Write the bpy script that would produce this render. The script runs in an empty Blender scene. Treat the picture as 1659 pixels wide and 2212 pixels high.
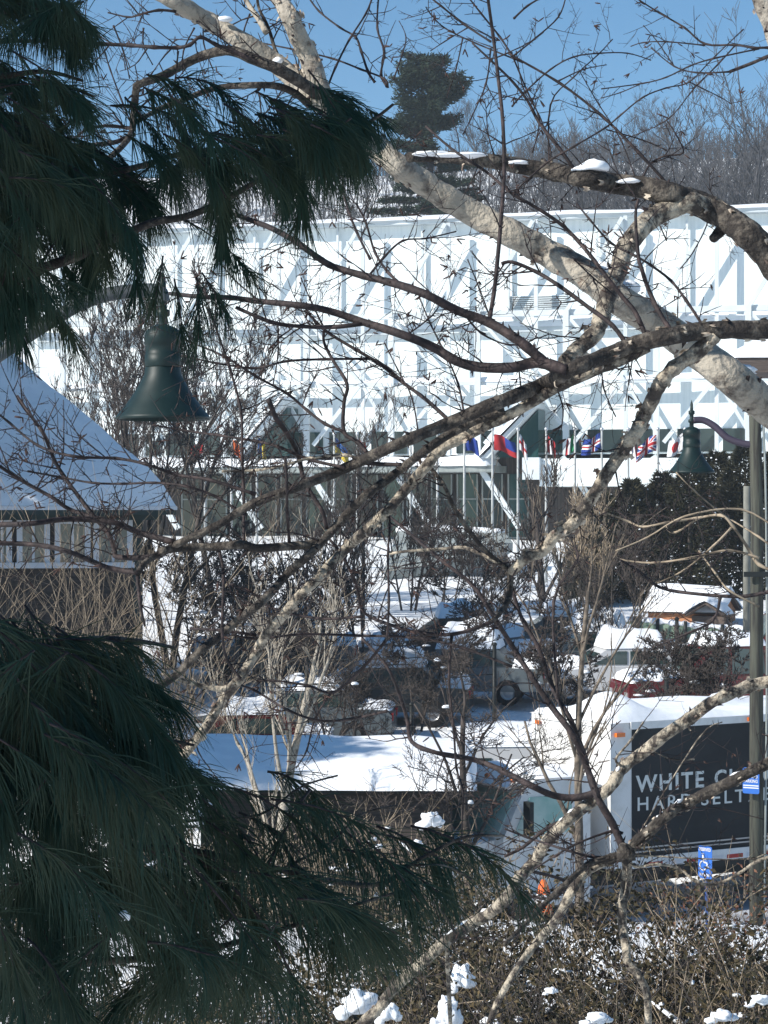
import bpy, math, random
from mathutils import Vector, Matrix, noise
random.seed(11)
R = random.random
def U(a, b): return a + (b - a) * random.random()
rad = math.radians
# ------------------------------------------------------------------ camera model
F, CX, CY = 4733.0, 829.5, 1106.0          # focal length / centre of the view, in 1659x2212 picture units
def P(X, Y, d): return Vector(((X - CX) / F * d, d, (CY - Y) / F * d))
C = bpy.context.scene.collection
# ------------------------------------------------------------------ materials
MATS = {}
def mat(name, col, rough=0.7, col2=None, scale=8.0, bump=0.0, bscale=None, metallic=0.0, stretch=None, detail=4.0,
        spec=0.3, lo=0.4, hi=0.6, nrough=.5, bdist=.02, trans=0.0, coord='Object'):
    m = bpy.data.materials.new(name); m.use_nodes = True
    nt = m.node_tree; b = nt.nodes['Principled BSDF']
    b.inputs['Roughness'].default_value = rough
    b.inputs['Metallic'].default_value = metallic
    b.inputs['Specular IOR Level'].default_value = spec
    if trans: b.inputs['Transmission Weight'].default_value = trans
    b.inputs['Base Color'].default_value = (*col, 1)
    if col2 or bump:
        tc = nt.nodes.new('ShaderNodeTexCoord'); mp = nt.nodes.new('ShaderNodeMapping')
        nt.links.new(tc.outputs[coord], mp.inputs['Vector'])
        if stretch: mp.inputs['Scale'].default_value = stretch
    if col2:
        n = nt.nodes.new('ShaderNodeTexNoise'); n.inputs['Scale'].default_value = scale; n.inputs['Detail'].default_value = detail; n.inputs['Roughness'].default_value = nrough
        nt.links.new(mp.outputs[0], n.inputs['Vector'])
        r = nt.nodes.new('ShaderNodeValToRGB')
        r.color_ramp.elements[0].position = lo; r.color_ramp.elements[1].position = hi
        r.color_ramp.elements[0].color = (*col, 1); r.color_ramp.elements[1].color = (*col2, 1)
        nt.links.new(n.outputs['Fac'], r.inputs[0]); nt.links.new(r.outputs[0], b.inputs['Base Color'])
    if bump:
        n2 = nt.nodes.new('ShaderNodeTexNoise'); n2.inputs['Scale'].default_value = bscale or scale * 2; n2.inputs['Detail'].default_value = 6
        nt.links.new(mp.outputs[0], n2.inputs['Vector'])
        bp = nt.nodes.new('ShaderNodeBump'); bp.inputs['Strength'].default_value = bump; bp.inputs['Distance'].default_value = bdist
        nt.links.new(n2.outputs['Fac'], bp.inputs['Height']); nt.links.new(bp.outputs[0], b.inputs['Normal'])
    MATS[name] = m
    return m
SNOW = mat('snow', (.88, .90, .93), .75, (.80, .83, .87), 3.0, bump=.5, bscale=5, spec=.2)
GROUND = mat('ground_snow', (.84, .86, .88), .8, (.56, .56, .56), .7, bump=1.0, bscale=2.2, bdist=.12, spec=.15, lo=.5, hi=.85, detail=9, nrough=.6)
BIRCH = mat('birch_bark', (.36, .325, .27), .8, (.085, .07, .06), 9, bump=1.0, bscale=40, lo=.50, hi=.66, detail=10, nrough=.68)
DARKB = mat('rough_bark', (.036, .031, .028), .9, (.20, .175, .145), 17, bump=1.0, bscale=55, lo=.48, hi=.70, detail=10, nrough=.7)
TWIG = mat('twig_bark', (.022, .017, .018), .7, (.07, .05, .048), 24, bump=.4, bscale=60, lo=.45, hi=.75)
PALE = mat('pale_bark', (.062, .052, .045), .85, (.47, .41, .32), 16, bump=1.0, bscale=50, lo=.44, hi=.60, detail=10, nrough=.68)  # dark bark; cream patches are peeled bark plus painted-in sunlit strips
TAN = mat('tan_stem', (.36, .29, .21), .8, (.12, .095, .07), 6, lo=.4, hi=.65)
STEM = mat('stem_bark', (.19, .155, .12), .85, (.07, .058, .048), 9)
GREYB = mat('grey_bark', (.075, .062, .056), .85, (.03, .026, .024), 5, lo=.4, hi=.65)
FARB = mat('far_bark', (.085, .086, .095), .9, (.05, .051, .056), 2)
PEEL = mat('peeling_bark', (.50, .43, .34), .7, (.14, .10, .08), 30)
CATKIN = mat('catkin', (.06, .035, .03), .8)
PINE = mat('pine_needle', (.012, .035, .022), .55, (.056, .062, .030), 7, spec=.25, lo=.42, hi=.85)
PINEF = mat('far_pine_needle', (.009, .020, .013), .8, (.020, .034, .018), 1.2)
CEDAR = mat('cedar_foliage', (.022, .024, .014), .85, (.050, .046, .024), 2.0)
LEAF = mat('dry_leaf', (.026, .026, .014), .7, (.10, .07, .03), 5, lo=.4, hi=.7)
LEAFR = mat('russet_leaf', (.12, .05, .03), .7, (.20, .10, .06), 5)
WHITE = mat('white_metal', (.60, .65, .67), .5, (.54, .585, .61), .8, spec=.4)
WHITE2 = mat('white_siding', (.80, .85, .86), .55, (.73, .79, .80), 1.5, stretch=(6, 6, .3))
GLASSD = mat('dark_glass', (.016, .028, .03), .12, (.035, .05, .05), .6, spec=.6)
GLASSG = mat('green_glass', (.012, .05, .05), .1, (.03, .075, .07), .9, spec=.6, stretch=(4, 4, .2))
BOARD = mat('dark_board', (.035, .03, .028), .8, (.075, .065, .06), 4, stretch=(5, 5, .2))
GREYM = mat('grey_metal', (.28, .31, .30), .5, (.20, .225, .22), 3, stretch=(1, 1, .3))
POLEW = mat('pole_wood', (.075, .078, .062), .85, (.035, .034, .03), 6, stretch=(4, 4, .25), bump=.5)
GREEN = mat('lamp_green', (.004, .016, .016), .5, (.013, .030, .029), 6, spec=.3, detail=8, nrough=.65, lo=.42, hi=.8)
BLACKM = mat('black_metal', (.015, .018, .018), .5)
ALU = mat('aluminium', (.62, .64, .65), .35, metallic=.6)
BLUE = mat('sign_blue', (.03, .13, .46), .45)
BLUEP = mat('post_blue', (.03, .07, .26), .5, (.05, .09, .22), 9)
TRUCKW = mat('truck_white', (.72, .72, .71), .4, (.50, .49, .46), 2.2, spec=.5, lo=.45, hi=.8, detail=9, nrough=.65)
TRUCKG = mat('truck_panel', (.007, .010, .014), .5, (.022, .026, .029), 1.1, spec=.22, lo=.3, hi=.75, detail=9, nrough=.62, stretch=(1,1,1.6))
LETTER = mat('letter_white', (.66, .68, .66), .5)
TYRE = mat('tyre', (.012, .012, .013), .85)
CHROME = mat('steel', (.35, .36, .37), .3, metallic=.8)
AMBER = mat('amber_lens', (.70, .16, .02), .25, spec=.6)
REDL = mat('red_reflector', (.42, .035, .03), .35)
WINT = mat('windscreen', (.22, .42, .38), .12, (.42, .56, .52), 1.6, spec=.7)
CONC = mat('concrete', (.19, .175, .16), .9, (.12, .115, .105), 3, bump=.5)
CONCB = mat('block_grey', (.26, .275, .28), .9, (.19, .20, .21), 2, bump=.5)
LOG = mat('log_wood', (.42, .20, .10), .7, (.28, .12, .06), 3, stretch=(.4, 4, 6))
BROWN = mat('brown_wood', (.13, .10, .085), .8, (.09, .07, .06), 5, stretch=(.4, 4, 6))
FGREEN = mat('fence_green', (.20, .27, .20), .8, (.15, .21, .16), 3)
HOUSEG = mat('house_trim_green', (.016, .035, .036), .6, (.024, .045, .045), 3)
TRIMW = mat('trim_white', (.62, .65, .70), .55)
WALLB = mat('house_wall', (.06, .05, .045), .85, (.035, .03, .028), 5, stretch=(.3, .3, 5))
WGLASS = mat('window_glass', (.14, .165, .16), .1, (.20, .21, .19), .8, spec=.6)
ORANGE = mat('cone_orange', (.75, .14, .03), .5)
CARRED = mat('car_red', (.11, .009, .011), .25, spec=.6)
CARBLUE = mat('car_blue', (.02, .035, .075), .2, spec=.6)
CARGREY = mat('car_grey', (.10, .12, .13), .3, spec=.6)
CARWHITE = mat('car_white', (.60, .61, .62), .3, spec=.6)
CARDARK = mat('car_dark', (.03, .034, .036), .3, spec=.6)
LIME = mat('lime_stripe', (.28, .55, .10), .5)
CARGLASS = mat('car_glass', (.02, .040, .038), .08, (.05, .08, .075), 1.2, spec=.7)
def fm(n, c): return mat('flag_' + n, c, .8)
FC = dict(r=fm('red', (.38, .025, .03)), b=fm('blue', (.015, .04, .22)), w=fm('white', (.62, .62, .64)), y=fm('yellow', (.50, .38, .04)),
          g=fm('green', (.02, .28, .10)), o=fm('orange', (.45, .10, .03)), l=fm('light_blue', (.04, .14, .40)), k=fm('black', (.02, .02, .02)))
# ------------------------------------------------------------------ mesh helpers
class MB:
    def __init__(s): s.v = []; s.f = []; s.m = []; s.mi = 0; s.mats = []
    def use(s, m):
        if m not in s.mats: s.mats.append(m)
        s.mi = s.mats.index(m); return s
    def add(s, vs, fs):
        o = len(s.v); s.v.extend([tuple(p) for p in vs])
        for f in fs: s.f.append(tuple(i + o for i in f)); s.m.append(s.mi)
    def box(s, x0, x1, y0, y1, z0, z1, M=None):
        vs = [Vector(p) for p in ((x0,y0,z0),(x1,y0,z0),(x1,y1,z0),(x0,y1,z0),(x0,y0,z1),(x1,y0,z1),(x1,y1,z1),(x0,y1,z1))]
        if M: vs = [M @ v for v in vs]
        s.add(vs, [(0,3,2,1),(4,5,6,7),(0,1,5,4),(1,2,6,5),(2,3,7,6),(3,0,4,7)])
    def beam(s, p, q, w, t, up=Vector((0,0,1)), nrm=None):
        d = (q - p).normalized()
        a = (nrm if nrm else d.cross(up)).normalized()
        if nrm: b = d.cross(a).normalized()
        else:
            if a.length < .5: a = Vector((1,0,0))
            b = d.cross(a).normalized()
        a = a * (t / 2); b = b * (w / 2)
        vs = [p-a-b, p+a-b, p+a+b, p-a+b, q-a-b, q+a-b, q+a+b, q-a+b]
        s.add(vs, [(0,1,2,3),(7,6,5,4),(0,4,5,1),(1,5,6,2),(2,6,7,3),(3,7,4,0)])
    def tube(s, pts, rs, n=6, cap=True):
        m = len(pts)
        if m < 2: return
        vs = []; prev = None
        for i, p in enumerate(pts):
            t = (pts[min(i+1, m-1)] - pts[max(i-1, 0)])
            if t.length < 1e-9: t = Vector((0,0,1))
            t.normalize()
            if prev is None:
                a = t.cross(Vector((0,1,.01)))
                if a.length < .1: a = t.cross(Vector((1,0,0)))
            else: a = prev - t * prev.dot(t)
            a.normalize(); prev = a; b = t.cross(a)
            for k in range(n):
                an = 2 * math.pi * k / n
                vs.append(p + (a * math.cos(an) + b * math.sin(an)) * rs[i])
        fs = []
        for i in range(m - 1):
            for k in range(n):
                k2 = (k + 1) % n
                fs.append((i*n+k, i*n+k2, (i+1)*n+k2, (i+1)*n+k))
        if cap and n > 2:
            fs.append(tuple(range(n))[::-1]); fs.append(tuple((m-1)*n + k for k in range(n)))
        s.add(vs, fs)
    def lathe(s, prof, n=24, M=None, closed=False):
        vs = []; m = len(prof)
        for r, z in prof:
            for k in range(n):
                a = 2 * math.pi * k / n; v = Vector((r*math.cos(a), r*math.sin(a), z))
                vs.append(M @ v if M else v)
        fs = [(i*n+k, i*n+(k+1)%n, (i+1)*n+(k+1)%n, (i+1)*n+k) for i in range(m-1) for k in range(n)]
        if closed: fs.append(tuple(range(n))[::-1]); fs.append(tuple((m-1)*n+k for k in range(n)))
        s.add(vs, fs)
    def prism(s, poly, d0, d1, M=None):        # polygon in (a,b), extruded along third axis: local (x=a, y=depth, z=b)
        n = len(poly)
        vs = [Vector((a, d0, b)) for a, b in poly] + [Vector((a, d1, b)) for a, b in poly]
        if M: vs = [M @ v for v in vs]
        fs = [tuple(range(n)), tuple(range(n, 2*n))[::-1]] + [(i, i+n, (i+1)%n+n, (i+1)%n) for i in range(n)]
        s.add(vs, fs)
    def blob(s, c, rx, ry, rz, seed=0, amp=.25, lat=7, lon=10, flat=-.45):
        vs = []
        for i in range(lat + 1):
            th = math.pi * i / lat
            for k in range(lon):
                ph = 2 * math.pi * k / lon
                d = Vector((math.sin(th)*math.cos(ph), math.sin(th)*math.sin(ph), math.cos(th)))
                q = 1 + amp * noise.noise(d * 1.7 + Vector((seed, seed*.7, c[0])))
                z = max(d.z, flat)
                vs.append(Vector(c) + Vector((d.x*rx*q, d.y*ry*q, z*rz*q)))
        s.add(vs, [(i*lon+k, i*lon+(k+1)%lon, (i+1)*lon+(k+1)%lon, (i+1)*lon+k) for i in range(lat) for k in range(lon)])
    def pad(s, fn, nu, nv):                    # grid surface fn(u,v)->Vector, u,v in 0..1
        vs = [fn(i/nu, j/nv) for i in range(nu+1) for j in range(nv+1)]
        s.add(vs, [(i*(nv+1)+j, (i+1)*(nv+1)+j, (i+1)*(nv+1)+j+1, i*(nv+1)+j+1) for i in range(nu) for j in range(nv)])
    def build(s, name, m=None, parent=None, smooth=True, loc=None, label=None, kind=None):
        me = bpy.data.meshes.new(name)
        me.from_pydata(s.v, [], s.f)
        ms = s.mats if s.mats else [m]
        for x in ms: me.materials.append(x)
        if s.mats: me.polygons.foreach_set('material_index', s.m)
        if smooth: me.polygons.foreach_set('use_smooth', [True]*len(s.f))
        me.update()
        o = bpy.data.objects.new(name, me); C.objects.link(o)
        if parent: o.parent = parent; o.location = -wloc(parent)
        if label: o['label'] = label
        if kind: o['kind'] = kind
        return o
WL = {}
def wloc(o):
    return WL.get(o.name, Vector((0,0,0)))
def thing(name, label, cat, loc=(0,0,0), group=None):
    o = bpy.data.objects.new(name, None); C.objects.link(o); o.location = loc; o.empty_display_size = .2
    WL[o.name] = Vector(loc); o['label'] = label; o['category'] = cat
    if group: o['group'] = group
    return o
def tag(o, label, cat, group=None):
    o['label'] = label; o['category'] = cat
    if group: o['group'] = group
    return o
def struct(o): o['kind'] = 'structure'; return o
def copy_tree(o, loc, rz, sc, label, group):
    r = o.copy(); C.objects.link(r); r.location = loc; r.rotation_euler = (0,0,rz); r.scale = sc; r['label'] = label; r['group'] = group
    for ch in list(o.children):
        c = ch.copy(); C.objects.link(c); c.parent = r
    return r
def smooth_line(pts, rs, per=3):
    out = []; ro = []; n = len(pts)
    for i in range(n - 1):
        p0 = pts[max(i-1,0)]; p1 = pts[i]; p2 = pts[i+1]; p3 = pts[min(i+2,n-1)]
        for k in range(per):
            t = k / per
            out.append(.5*((2*p1) + (p2-p0)*t + (2*p0-5*p1+4*p2-p3)*t*t + (3*p1-p0-3*p2+p3)*t**3))
            ro.append(rs[i] + (rs[i+1]-rs[i])*t)
    out.append(pts[-1]); ro.append(rs[-1])
    return out, ro
def interp(tab, x):
    if x <= tab[0][0]: return tab[0][1]
    for (a, b), (c, d) in zip(tab, tab[1:]):
        if x <= c:
            t = (x-a)/(c-a); t = t*t*(3-2*t) if False else t
            return b + (d-b)*t
    return tab[-1][1]
# ------------------------------------------------------------------ terrain
PROF = [(-60,-6.5),(0,-7.0),(20,-7.0),(26,-6.6),(29.5,-6.05),(31.5,-6.0),(34,-6.9),(36,-7.15),(42,-7.1),(46,-5.7),(50,-5.05),(57,-4.5),(63,-4.0),
        (66,-3.4),(80,-2.5),(90,-1.75),(96,-1.3),(125,0),(150,8),(175,20),(220,33),(320,48),(500,62),(900,70)]
def gz(x, y):
    z = interp(PROF, y)
    if y > 40: z += .25 * noise.noise(Vector((x*.22, y*.22, 3))) * min(1, (y-40)/10)
    else: z += .12 * noise.noise(Vector((x*.5, y*.5, 3)))
    if y > 130: z += (x * .02) * min(1, (y-130)/60) + 3.0*noise.noise(Vector((x*.02, y*.02, 9)))
    if y < 33 and y > 20: z += .35 * math.exp(-((y-30)/2.2)**2) * (0.6 + .6*noise.noise(Vector((x*.6, y*.6, 1))))
    return z
g = MB()
ys = [-70,-30,-10,0,5,10,14] + [16+i*.75 for i in range(80)] + [76+i*2 for i in range(30)] + [140,150,160,175,190,205,220,250,300,350,420]
xs = sorted(set([-420,-250,-150,-100,-70,-50,-35] + [-25+i*.9 for i in range(58)] + [35,50,70,100,150,250,420]))
nx = len(xs)
g.add([Vector((x, y, gz(x, y))) for y in ys for x in xs],
      [(j*nx+i, j*nx+i+1, (j+1)*nx+i+1, (j+1)*nx+i) for j in range(len(ys)-1) for i in range(nx-1)])
struct(g.build('snowy_ground', GROUND))
# ploughed lane in front of the truck
rd = MB()
def road_z(x, y): return max(gz(x+a, y+b) for a in (-.5,0,.5) for b in (-.4,0,.4)) + .02
rd.pad(lambda u, v: Vector((-14 + 34*u, 34.9 + 6.6*v, road_z(-14+34*u, 34.9+6.6*v))), 60, 14)
struct(rd.build('road', mat('packed_snow', (.52,.55,.60), .6, (.34,.35,.38), 1.2, bump=.4, stretch=(.3,1.5,1))))
# ------------------------------------------------------------------ lodge
O = P(1158, 1106, 97.0); th = rad(15)
lu = Vector((math.cos(th), -math.sin(th), 0)); ln = Vector((-math.sin(th), -math.cos(th), 0))
LM = Matrix(((lu.x, -ln.x, 0, O.x), (lu.y, -ln.y, 0, O.y), (0,0,1,O.z), (0,0,0,1)))   # local x along facade, y into the building (-y towards camera)
def L(X, Y, o=0.0):                       # point of the facade plane (o metres in front of it) seen at picture place X,Y -> local (s, z)
    r = Vector(((X-CX)/F, 1.0, (CY-Y)/F)); t = (O.dot(ln) + o) / r.dot(ln); p = r*t
    return (p-O).dot(lu), p.z
lodge = thing('lodge', 'long white lodge with an exposed white truss front and deep snow on its roof', 'building', tuple(O))
def lp(mb, name, m, smooth=False, **k): return mb.build(name, m, lodge, smooth, **k)
s0 = L(60, 700)[0]; s1 = L(1800, 700)[0]
ztop = L(1158, 478)[1]
b = MB(); b.box(s0, s1, 0, 22, 2.55, ztop, LM); 
wl = lp(b, 'upper_wall', WHITE2)
b = MB(); b.box(s0, s1, .9, 21.5, -2.5, 2.5, LM); lp(b, 'lower_wall', BOARD)
b = MB(); b.box(s0-.4, s1+.4, -.55, 22.5, ztop+.003, ztop+.2, LM); lp(b, 'roof', WHITE)
def snowpad(mb, x0, x1, y0, y1, z, h, M, nu=60, nv=8, amp=.12, sd=0, lip=.12):
    def fn(u, v):
        x = x0+(x1-x0)*u; y = y0+(y1-y0)*v
        e = min(u*(x1-x0), (1-u)*(x1-x0), v*(y1-y0), (1-v)*(y1-y0)); k = min(1, e/(.6*h+.02)); k = math.sqrt(max(0, 1-(1-k)**2))
        q = 1 + amp*4*noise.noise(Vector((x*.35+sd, y*.35, sd)))
        ex = lip*noise.noise(Vector((x*.9, y*.9, sd+4)))
        w = Vector((x, y + (ex if v in (0,1) else 0), z + h*k*q + (.0 if k > 0 else -.03 + ex*.3)))
        return M @ w
    mb.pad(fn, nu, nv)
b = MB(); snowpad(b, s0-.5, s1+6, -.72, 22.5, ztop+.19, .36, LM, 160, 14, .05); lp(b, 'roof_snow', SNOW, True)
# horizontal chords, ledges
z_mid = L(1100, 676, 1.2)[1]; z_led = L(1100, 706)[1]; z_low = L(1158, 828)[1]
b = MB(); b.box(s0, s1, -.93, -.67, z_mid-.13, z_mid+.13, LM); lp(b, 'chord', WHITE)
b = MB(); b.box(s0, s1, -.34, -.003, z_led-.25, z_led, LM); lp(b, 'ledge', WHITE)
b = MB()
x = s0
while x < s1:
    w = U(1.2, 4.5); snowpad(b, x, min(x+w, s1), -.38, -.05, z_led-.01, U(.12,.38), LM, 14, 5, .15, x); x += w + U(-.2,.4)
lp(b, 'ledge_snow', SNOW, True)
b = MB(); b.box(s0, s1, -.90, -.71, z_low-.09, z_low+.09, LM); lp(b, 'chord', WHITE)
b = MB(); snowpad(b, s0, s1, -.92, -.68, z_low+.085, .16, LM, 150, 3, .3, 7); lp(b, 'chord_snow', SNOW, True)
# truss
T0 = L(1158, 600, .8)[0]; sp = T0 - L(969, 600, .8)[0]
zt = ztop; zb = 2.5
def LV(s, z, o=.8): return LM @ Vector((s, -o, z))
off = L(1034, 670, .8)[0] - L(969, 670, .8)[0]
NB = range(-6, 5)
for i in NB:
    t = T0 + i*sp; m = t + off
    if t < s0: continue
    b = MB(); b.beam(LV(t, zb), LV(t, zt), .17, .13, nrm=ln); lp(b, 'post', WHITE)
    if m < s1:
        b = MB(); b.beam(LV(m, zb, 1.0), LV(m, z_mid+.1, 1.0), .26, .2, nrm=ln); lp(b, 'column', WHITE)
        b = MB(); b.beam(LV(m, z_mid, 1.0), LV(t+sp-.1, zt-.1, 1.0), .17, .14, nrm=ln); lp(b, 'brace', WHITE)
        b = MB(); b.beam(LV(m+.1, z_mid-.2, 1.0), LV(t+sp, z_low, 1.0), .15, .12, nrm=ln); lp(b, 'brace', WHITE)
    b = MB(); b.beam(LV(t, z_low+.05, 1.05), LV(t-2.25, 3.0, 1.05), .17, .13, nrm=ln); lp(b, 'brace', WHITE)
    b = MB(); b.beam(LV(t, z_low+.05, 1.0), LV(t+1.45, 3.3, 1.0), .15, .12, nrm=ln); lp(b, 'brace', WHITE)
    b = MB(); b.beam(LV(t-1.35, z_mid, .2), LV(t-1.35, zt, .2), .10, .12, nrm=ln); lp(b, 'stud', WHITE)
# louvred vents
for X0, X1, Y0, Y1 in ((1097,1225,638,668), (560,662,658,682)):
    b = MB(); a0, za = L(X0, Y1, .1); a1, zc = L(X1, Y0, .1)
    for k in range(7):
        z = za + (zc-za)*k/6; b.box(a0, a1, -.16, -.004, z-.03, z+.02, LM)
    lp(b, 'vent', WHITE)
# window strip in the upper wall bottom
k = 0
for i in NB:
    t = T0 + i*sp
    for q in range(2):
        a0 = t + q*sp/2 + .18; a1 = a0 + sp/2 - .3
        if a0 < s0 or a1 > s1: continue
        w = MB(); w.box(a0, a1, -.06, -.004, 2.62, 3.62, LM); w = lp(w, 'window', GLASSD if (i+q) % 3 else GLASSG)
# deck fascia, deck snow
d0 = L(1166, 1020, 2.5)[0]; d1 = L(1445, 1020, 2.5)[0]
zf0 = L(1300, 1050, 2.5)[1]; zf1 = L(1300, 990, 2.5)[1]
b = MB(); b.box(d0, s1, -2.6, .85, zf0, zf1, LM); lp(b, 'balcony', WHITE2)
b = MB(); b.box(s0, L(1060,1000,2.5)[0], -2.4, .85, 1.75, 2.05, LM); lp(b, 'balcony', GREYM)
b = MB(); snowpad(b, s0, L(1060,1000,2.5)[0], -2.5, -.1, 2.04, .38, LM, 90, 6, .2, 3); lp(b, 'balcony_snow', SNOW, True)
# ground-floor glazing
X = 392
while X < 1120:
    w = 52
    a0, zz = L(X, 1170, -.8); a1, z1 = L(X+w-6, 1012, -.8)
    wm = MB(); wm.box(a0, a1, .82, .896, -1.2, 1.7, LM)
    wo = lp(wm, 'window', GLASSD if int(X/52) % 3 else GLASSG)
    f = MB()
    for (e0, e1, f0, f1) in ((a0,a0+.07,-1.2,1.7),(a1-.07,a1,-1.2,1.7),(a0+.07,a1-.07,.55,.62),(a0+.07,a1-.07,-1.2,-1.12)): f.box(e0, e1, .76, .817, f0, f1, LM)
    f.build('frame', GREYM, wo, False); 
    X += w + U(0, 4)
for o_ in [c for c in C.objects if c.name.startswith('frame') and c.parent and c.parent.name.startswith('window')]: o_.location = (0,0,0)
# outer V legs of the lower storey
for i in NB:
    m = T0 + i*sp + off
    if m > s1 or m < s0: continue
    b = MB(); b.beam(LV(m, 2.4, 1.9), LV(m+2.1, -.75, 1.9), .26, .2, nrm=ln); lp(b, 'leg', WHITE)
# gabled snow canopies with green glass
for (Xp, Yp, Xl, Yl) in ((620,868,528,985), (1162,872,1058,988)):
    ap, za = L(Xp, Yp, 1.7); al, zl = L(Xl, Yl, 1.7)
    b = MB(); b.prism([(al+.25, zl), (ap, zl), (ap, za-.25)], -1.62, -.02, LM); lp(b, 'canopy_glass', GLASSG)
    b = MB(); b.prism([(al-.25, zl-.05), (al+.05, zl-.05), (ap, za-.18), (ap, za+.05)], -2.4, -.02, LM); lp(b, 'canopy', WHITE)
    b = MB()
    def fn(u, v, al=al, zl=zl, ap=ap, za=za):
        q = min(1, min(u, 1-u)*8, min(v, 1-v)*4); q = math.sqrt(q)*(1+.3*noise.noise(Vector((u*4, v*3, al))))
        return LM @ Vector((al-.35+(ap-al+.35)*u, -2.55+2.5*v, zl-.02+(za-zl+.12)*u + .42*q))
    b.pad(fn, 16, 8); lp(b, 'canopy_snow', SNOW, True)
# wall-mounted box heater and bracket
b = MB(); a0, z0 = L(1128, 1036, 3.0); b.box(a0, a0+.75, -3.0, -2.64, z0, z0+.95, LM); lp(b, 'service_box', WHITE)
# grey metal roof in front of the lodge
kg = thing('metal_shelter', 'low grey metal roofed shelter below the lodge with snow along its ridge', 'shelter', tuple(P(970,1190,84)))
b = MB()
p = [P(858,1146,86), P(1090,1150,85), P(1108,1172,83.5), P(1060,1200,81), P(830,1235,80)]
b.add(p + [q + Vector((0,.15,-.35)) for q in p], [(0,1,2,3,4),(9,8,7,6,5)] + [(i,(i+1)%5,(i+1)%5+5,i+5) for i in range(5)])
b.build('roof', GREYM, kg, False)
b = MB(); b.tube(*smooth_line([P(856,1144,86), P(930,1143,85.7), P(1010,1146,85.3), P(1090,1148,85)], [.12,.2,.16,.1]), 6); b.build('snow_cover', SNOW, kg)
b = MB()
for q in (p[0], p[1], p[3], p[4]): b.beam(q - Vector((0,-.2,.3)), Vector((q.x, q.y+.2, gz(q.x,q.y)-.1)), .2, .2, up=Vector((0,1,0)))
b.build('post', GREYM, kg, False)
# ------------------------------------------------------------------ flag poles
FLAGP = mat('pole_paint', (.42,.44,.44), .5, (.32,.34,.34), 3)
def flag_design(kind, u, v):
    h = .5 + (v-.5)
    if kind == 'red': return 'r'
    if kind == 'ukr': return 'l' if v > .5 else 'y'
    if kind == 'pale': return 'l' if u < .5 else 'y'
    if kind == 'orange': return 'o'
    if kind == 'redwhite': return 'r' if v > .55 else 'w'
    if kind == 'blue': return 'b'
    if kind == 'redblue': return 'r' if u < .5 else ('b' if v > .35 else 'r')
    if kind == 'cross': return 'r' if abs(u-.5) < .12 or abs(v-.5) < .12 else 'w'
    if kind == 'green': return 'g' if u < .4 else ('w' if u < .7 else 'r')
    if kind == 'nordic':
        a = min(abs(u-.38)*1.4, abs(v-.5)); return 'r' if a < .06 else ('w' if a < .15 else 'b')
    if kind == 'band': return 'r' if u < .28 or u > .72 else 'w'
    if kind == 'jack':
        a = min(abs(u-.5)*1.4, abs(v-.5)); e = min(abs(u-v), abs(u-1+v))
        return 'r' if a < .09 else ('w' if a < .16 else ('r' if e < .06 else ('w' if e < .14 else 'b')))
    if kind == 'disc': return 'r' if (u-.55)**2*1.9+(v-.5)**2 < .10 else 'w'
    if kind == 'tri': return 'w' if u < .33 else ('g' if v > .5 else 'r')
FL = [(443,'red','plain red flag beside a snowy ledge under the lodge'),(500,'orange','orange-red flag left of the first green gable'),(555,'pale','faded pale blue and yellow flag before the first green gable'),
      (722,'ukr','blue over yellow flag blowing to the right'),(772,'redwhite','narrow red over white flag beside the blue over yellow one'),
      (887,None,'bare, its flag hidden by the thick limbs'),(945,'cross','red and white flag glimpsed between two thick limbs'),(1003,'blue','dark blue flag blowing to the right'),(1064,'redblue','red and dark blue flag streaming right, before the second green gable'),
      (1119,'cross','folded white flag with red cross above the service box'),(1180,'band','red and white banded flag hanging folded, right of the service box'),(1242,'green','green, white and red flag wrapped on its pole'),(1300,'nordic','blue flag with a red and white cross blowing left'),
      (1357,'band','red and white flag half behind a pale sunlit branch'),(1421,'jack','flag with red, white and blue crosses and diagonals, streaming left'),(1480,'disc','white flag with a big red patch beside the smaller green lamp')]
for X, kind, lab in FL:
    d = 80 - (X-900)*.004; top = 930 if X > 800 else 940
    bp = P(X, 1180, d); tp = P(X, top, d); bp.z = gz(bp.x, d) - .2
    fp = thing('flag_pole', 'white flag pole with ' + lab if kind else 'white flag pole, ' + lab, 'flag pole', tuple(bp), 'flag poles along the front of the lodge')
    b = MB(); b.tube([bp, (bp+tp)/2, tp], [.055,.05,.035], 8); b.build('pole', FLAGP, fp)
    b = MB(); b.blob(tp + Vector((0,0,.05)), .07, .07, .07, amp=0, flat=-1); b.build('finial', ALU, fp)
    if kind:
        sgn = -1 if kind in ('nordic','jack','disc','red','green') else 1
        wd = {'nordic':.70,'jack':.75,'redblue':.9,'ukr':.5,'disc':.6,'blue':.5,'red':.6}.get(kind, .3); ht = .58
        b = MB(); nu, nv = 28, 20; sd = R()*50; vs = []
        hang = U(.15,.45)
        for i in range(nu+1):
            for j in range(nv+1):
                u = i/nu; v = j/nv
                fold = .10*math.sin(u*9+sd+v*1.5)*u**.5
                vs.append(tp + Vector((sgn*(.05+wd*u*(1-.15*v)), fold + .05*math.sin(v*4+sd), -.12-ht*(1-v) - hang*u - .05*math.sin(u*6+sd))))
        for i in range(nu):
            for j in range(nv):
                b.use(FC[flag_design(kind, (i+.5)/nu, (j+.5)/nv)])
                b.f.append((i*(nv+1)+j, (i+1)*(nv+1)+j, (i+1)*(nv+1)+j+1, i*(nv+1)+j+1)); b.m.append(b.mi)
        b.v = [tuple(q) for q in vs]; b.build('flag', None, fp)
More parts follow.
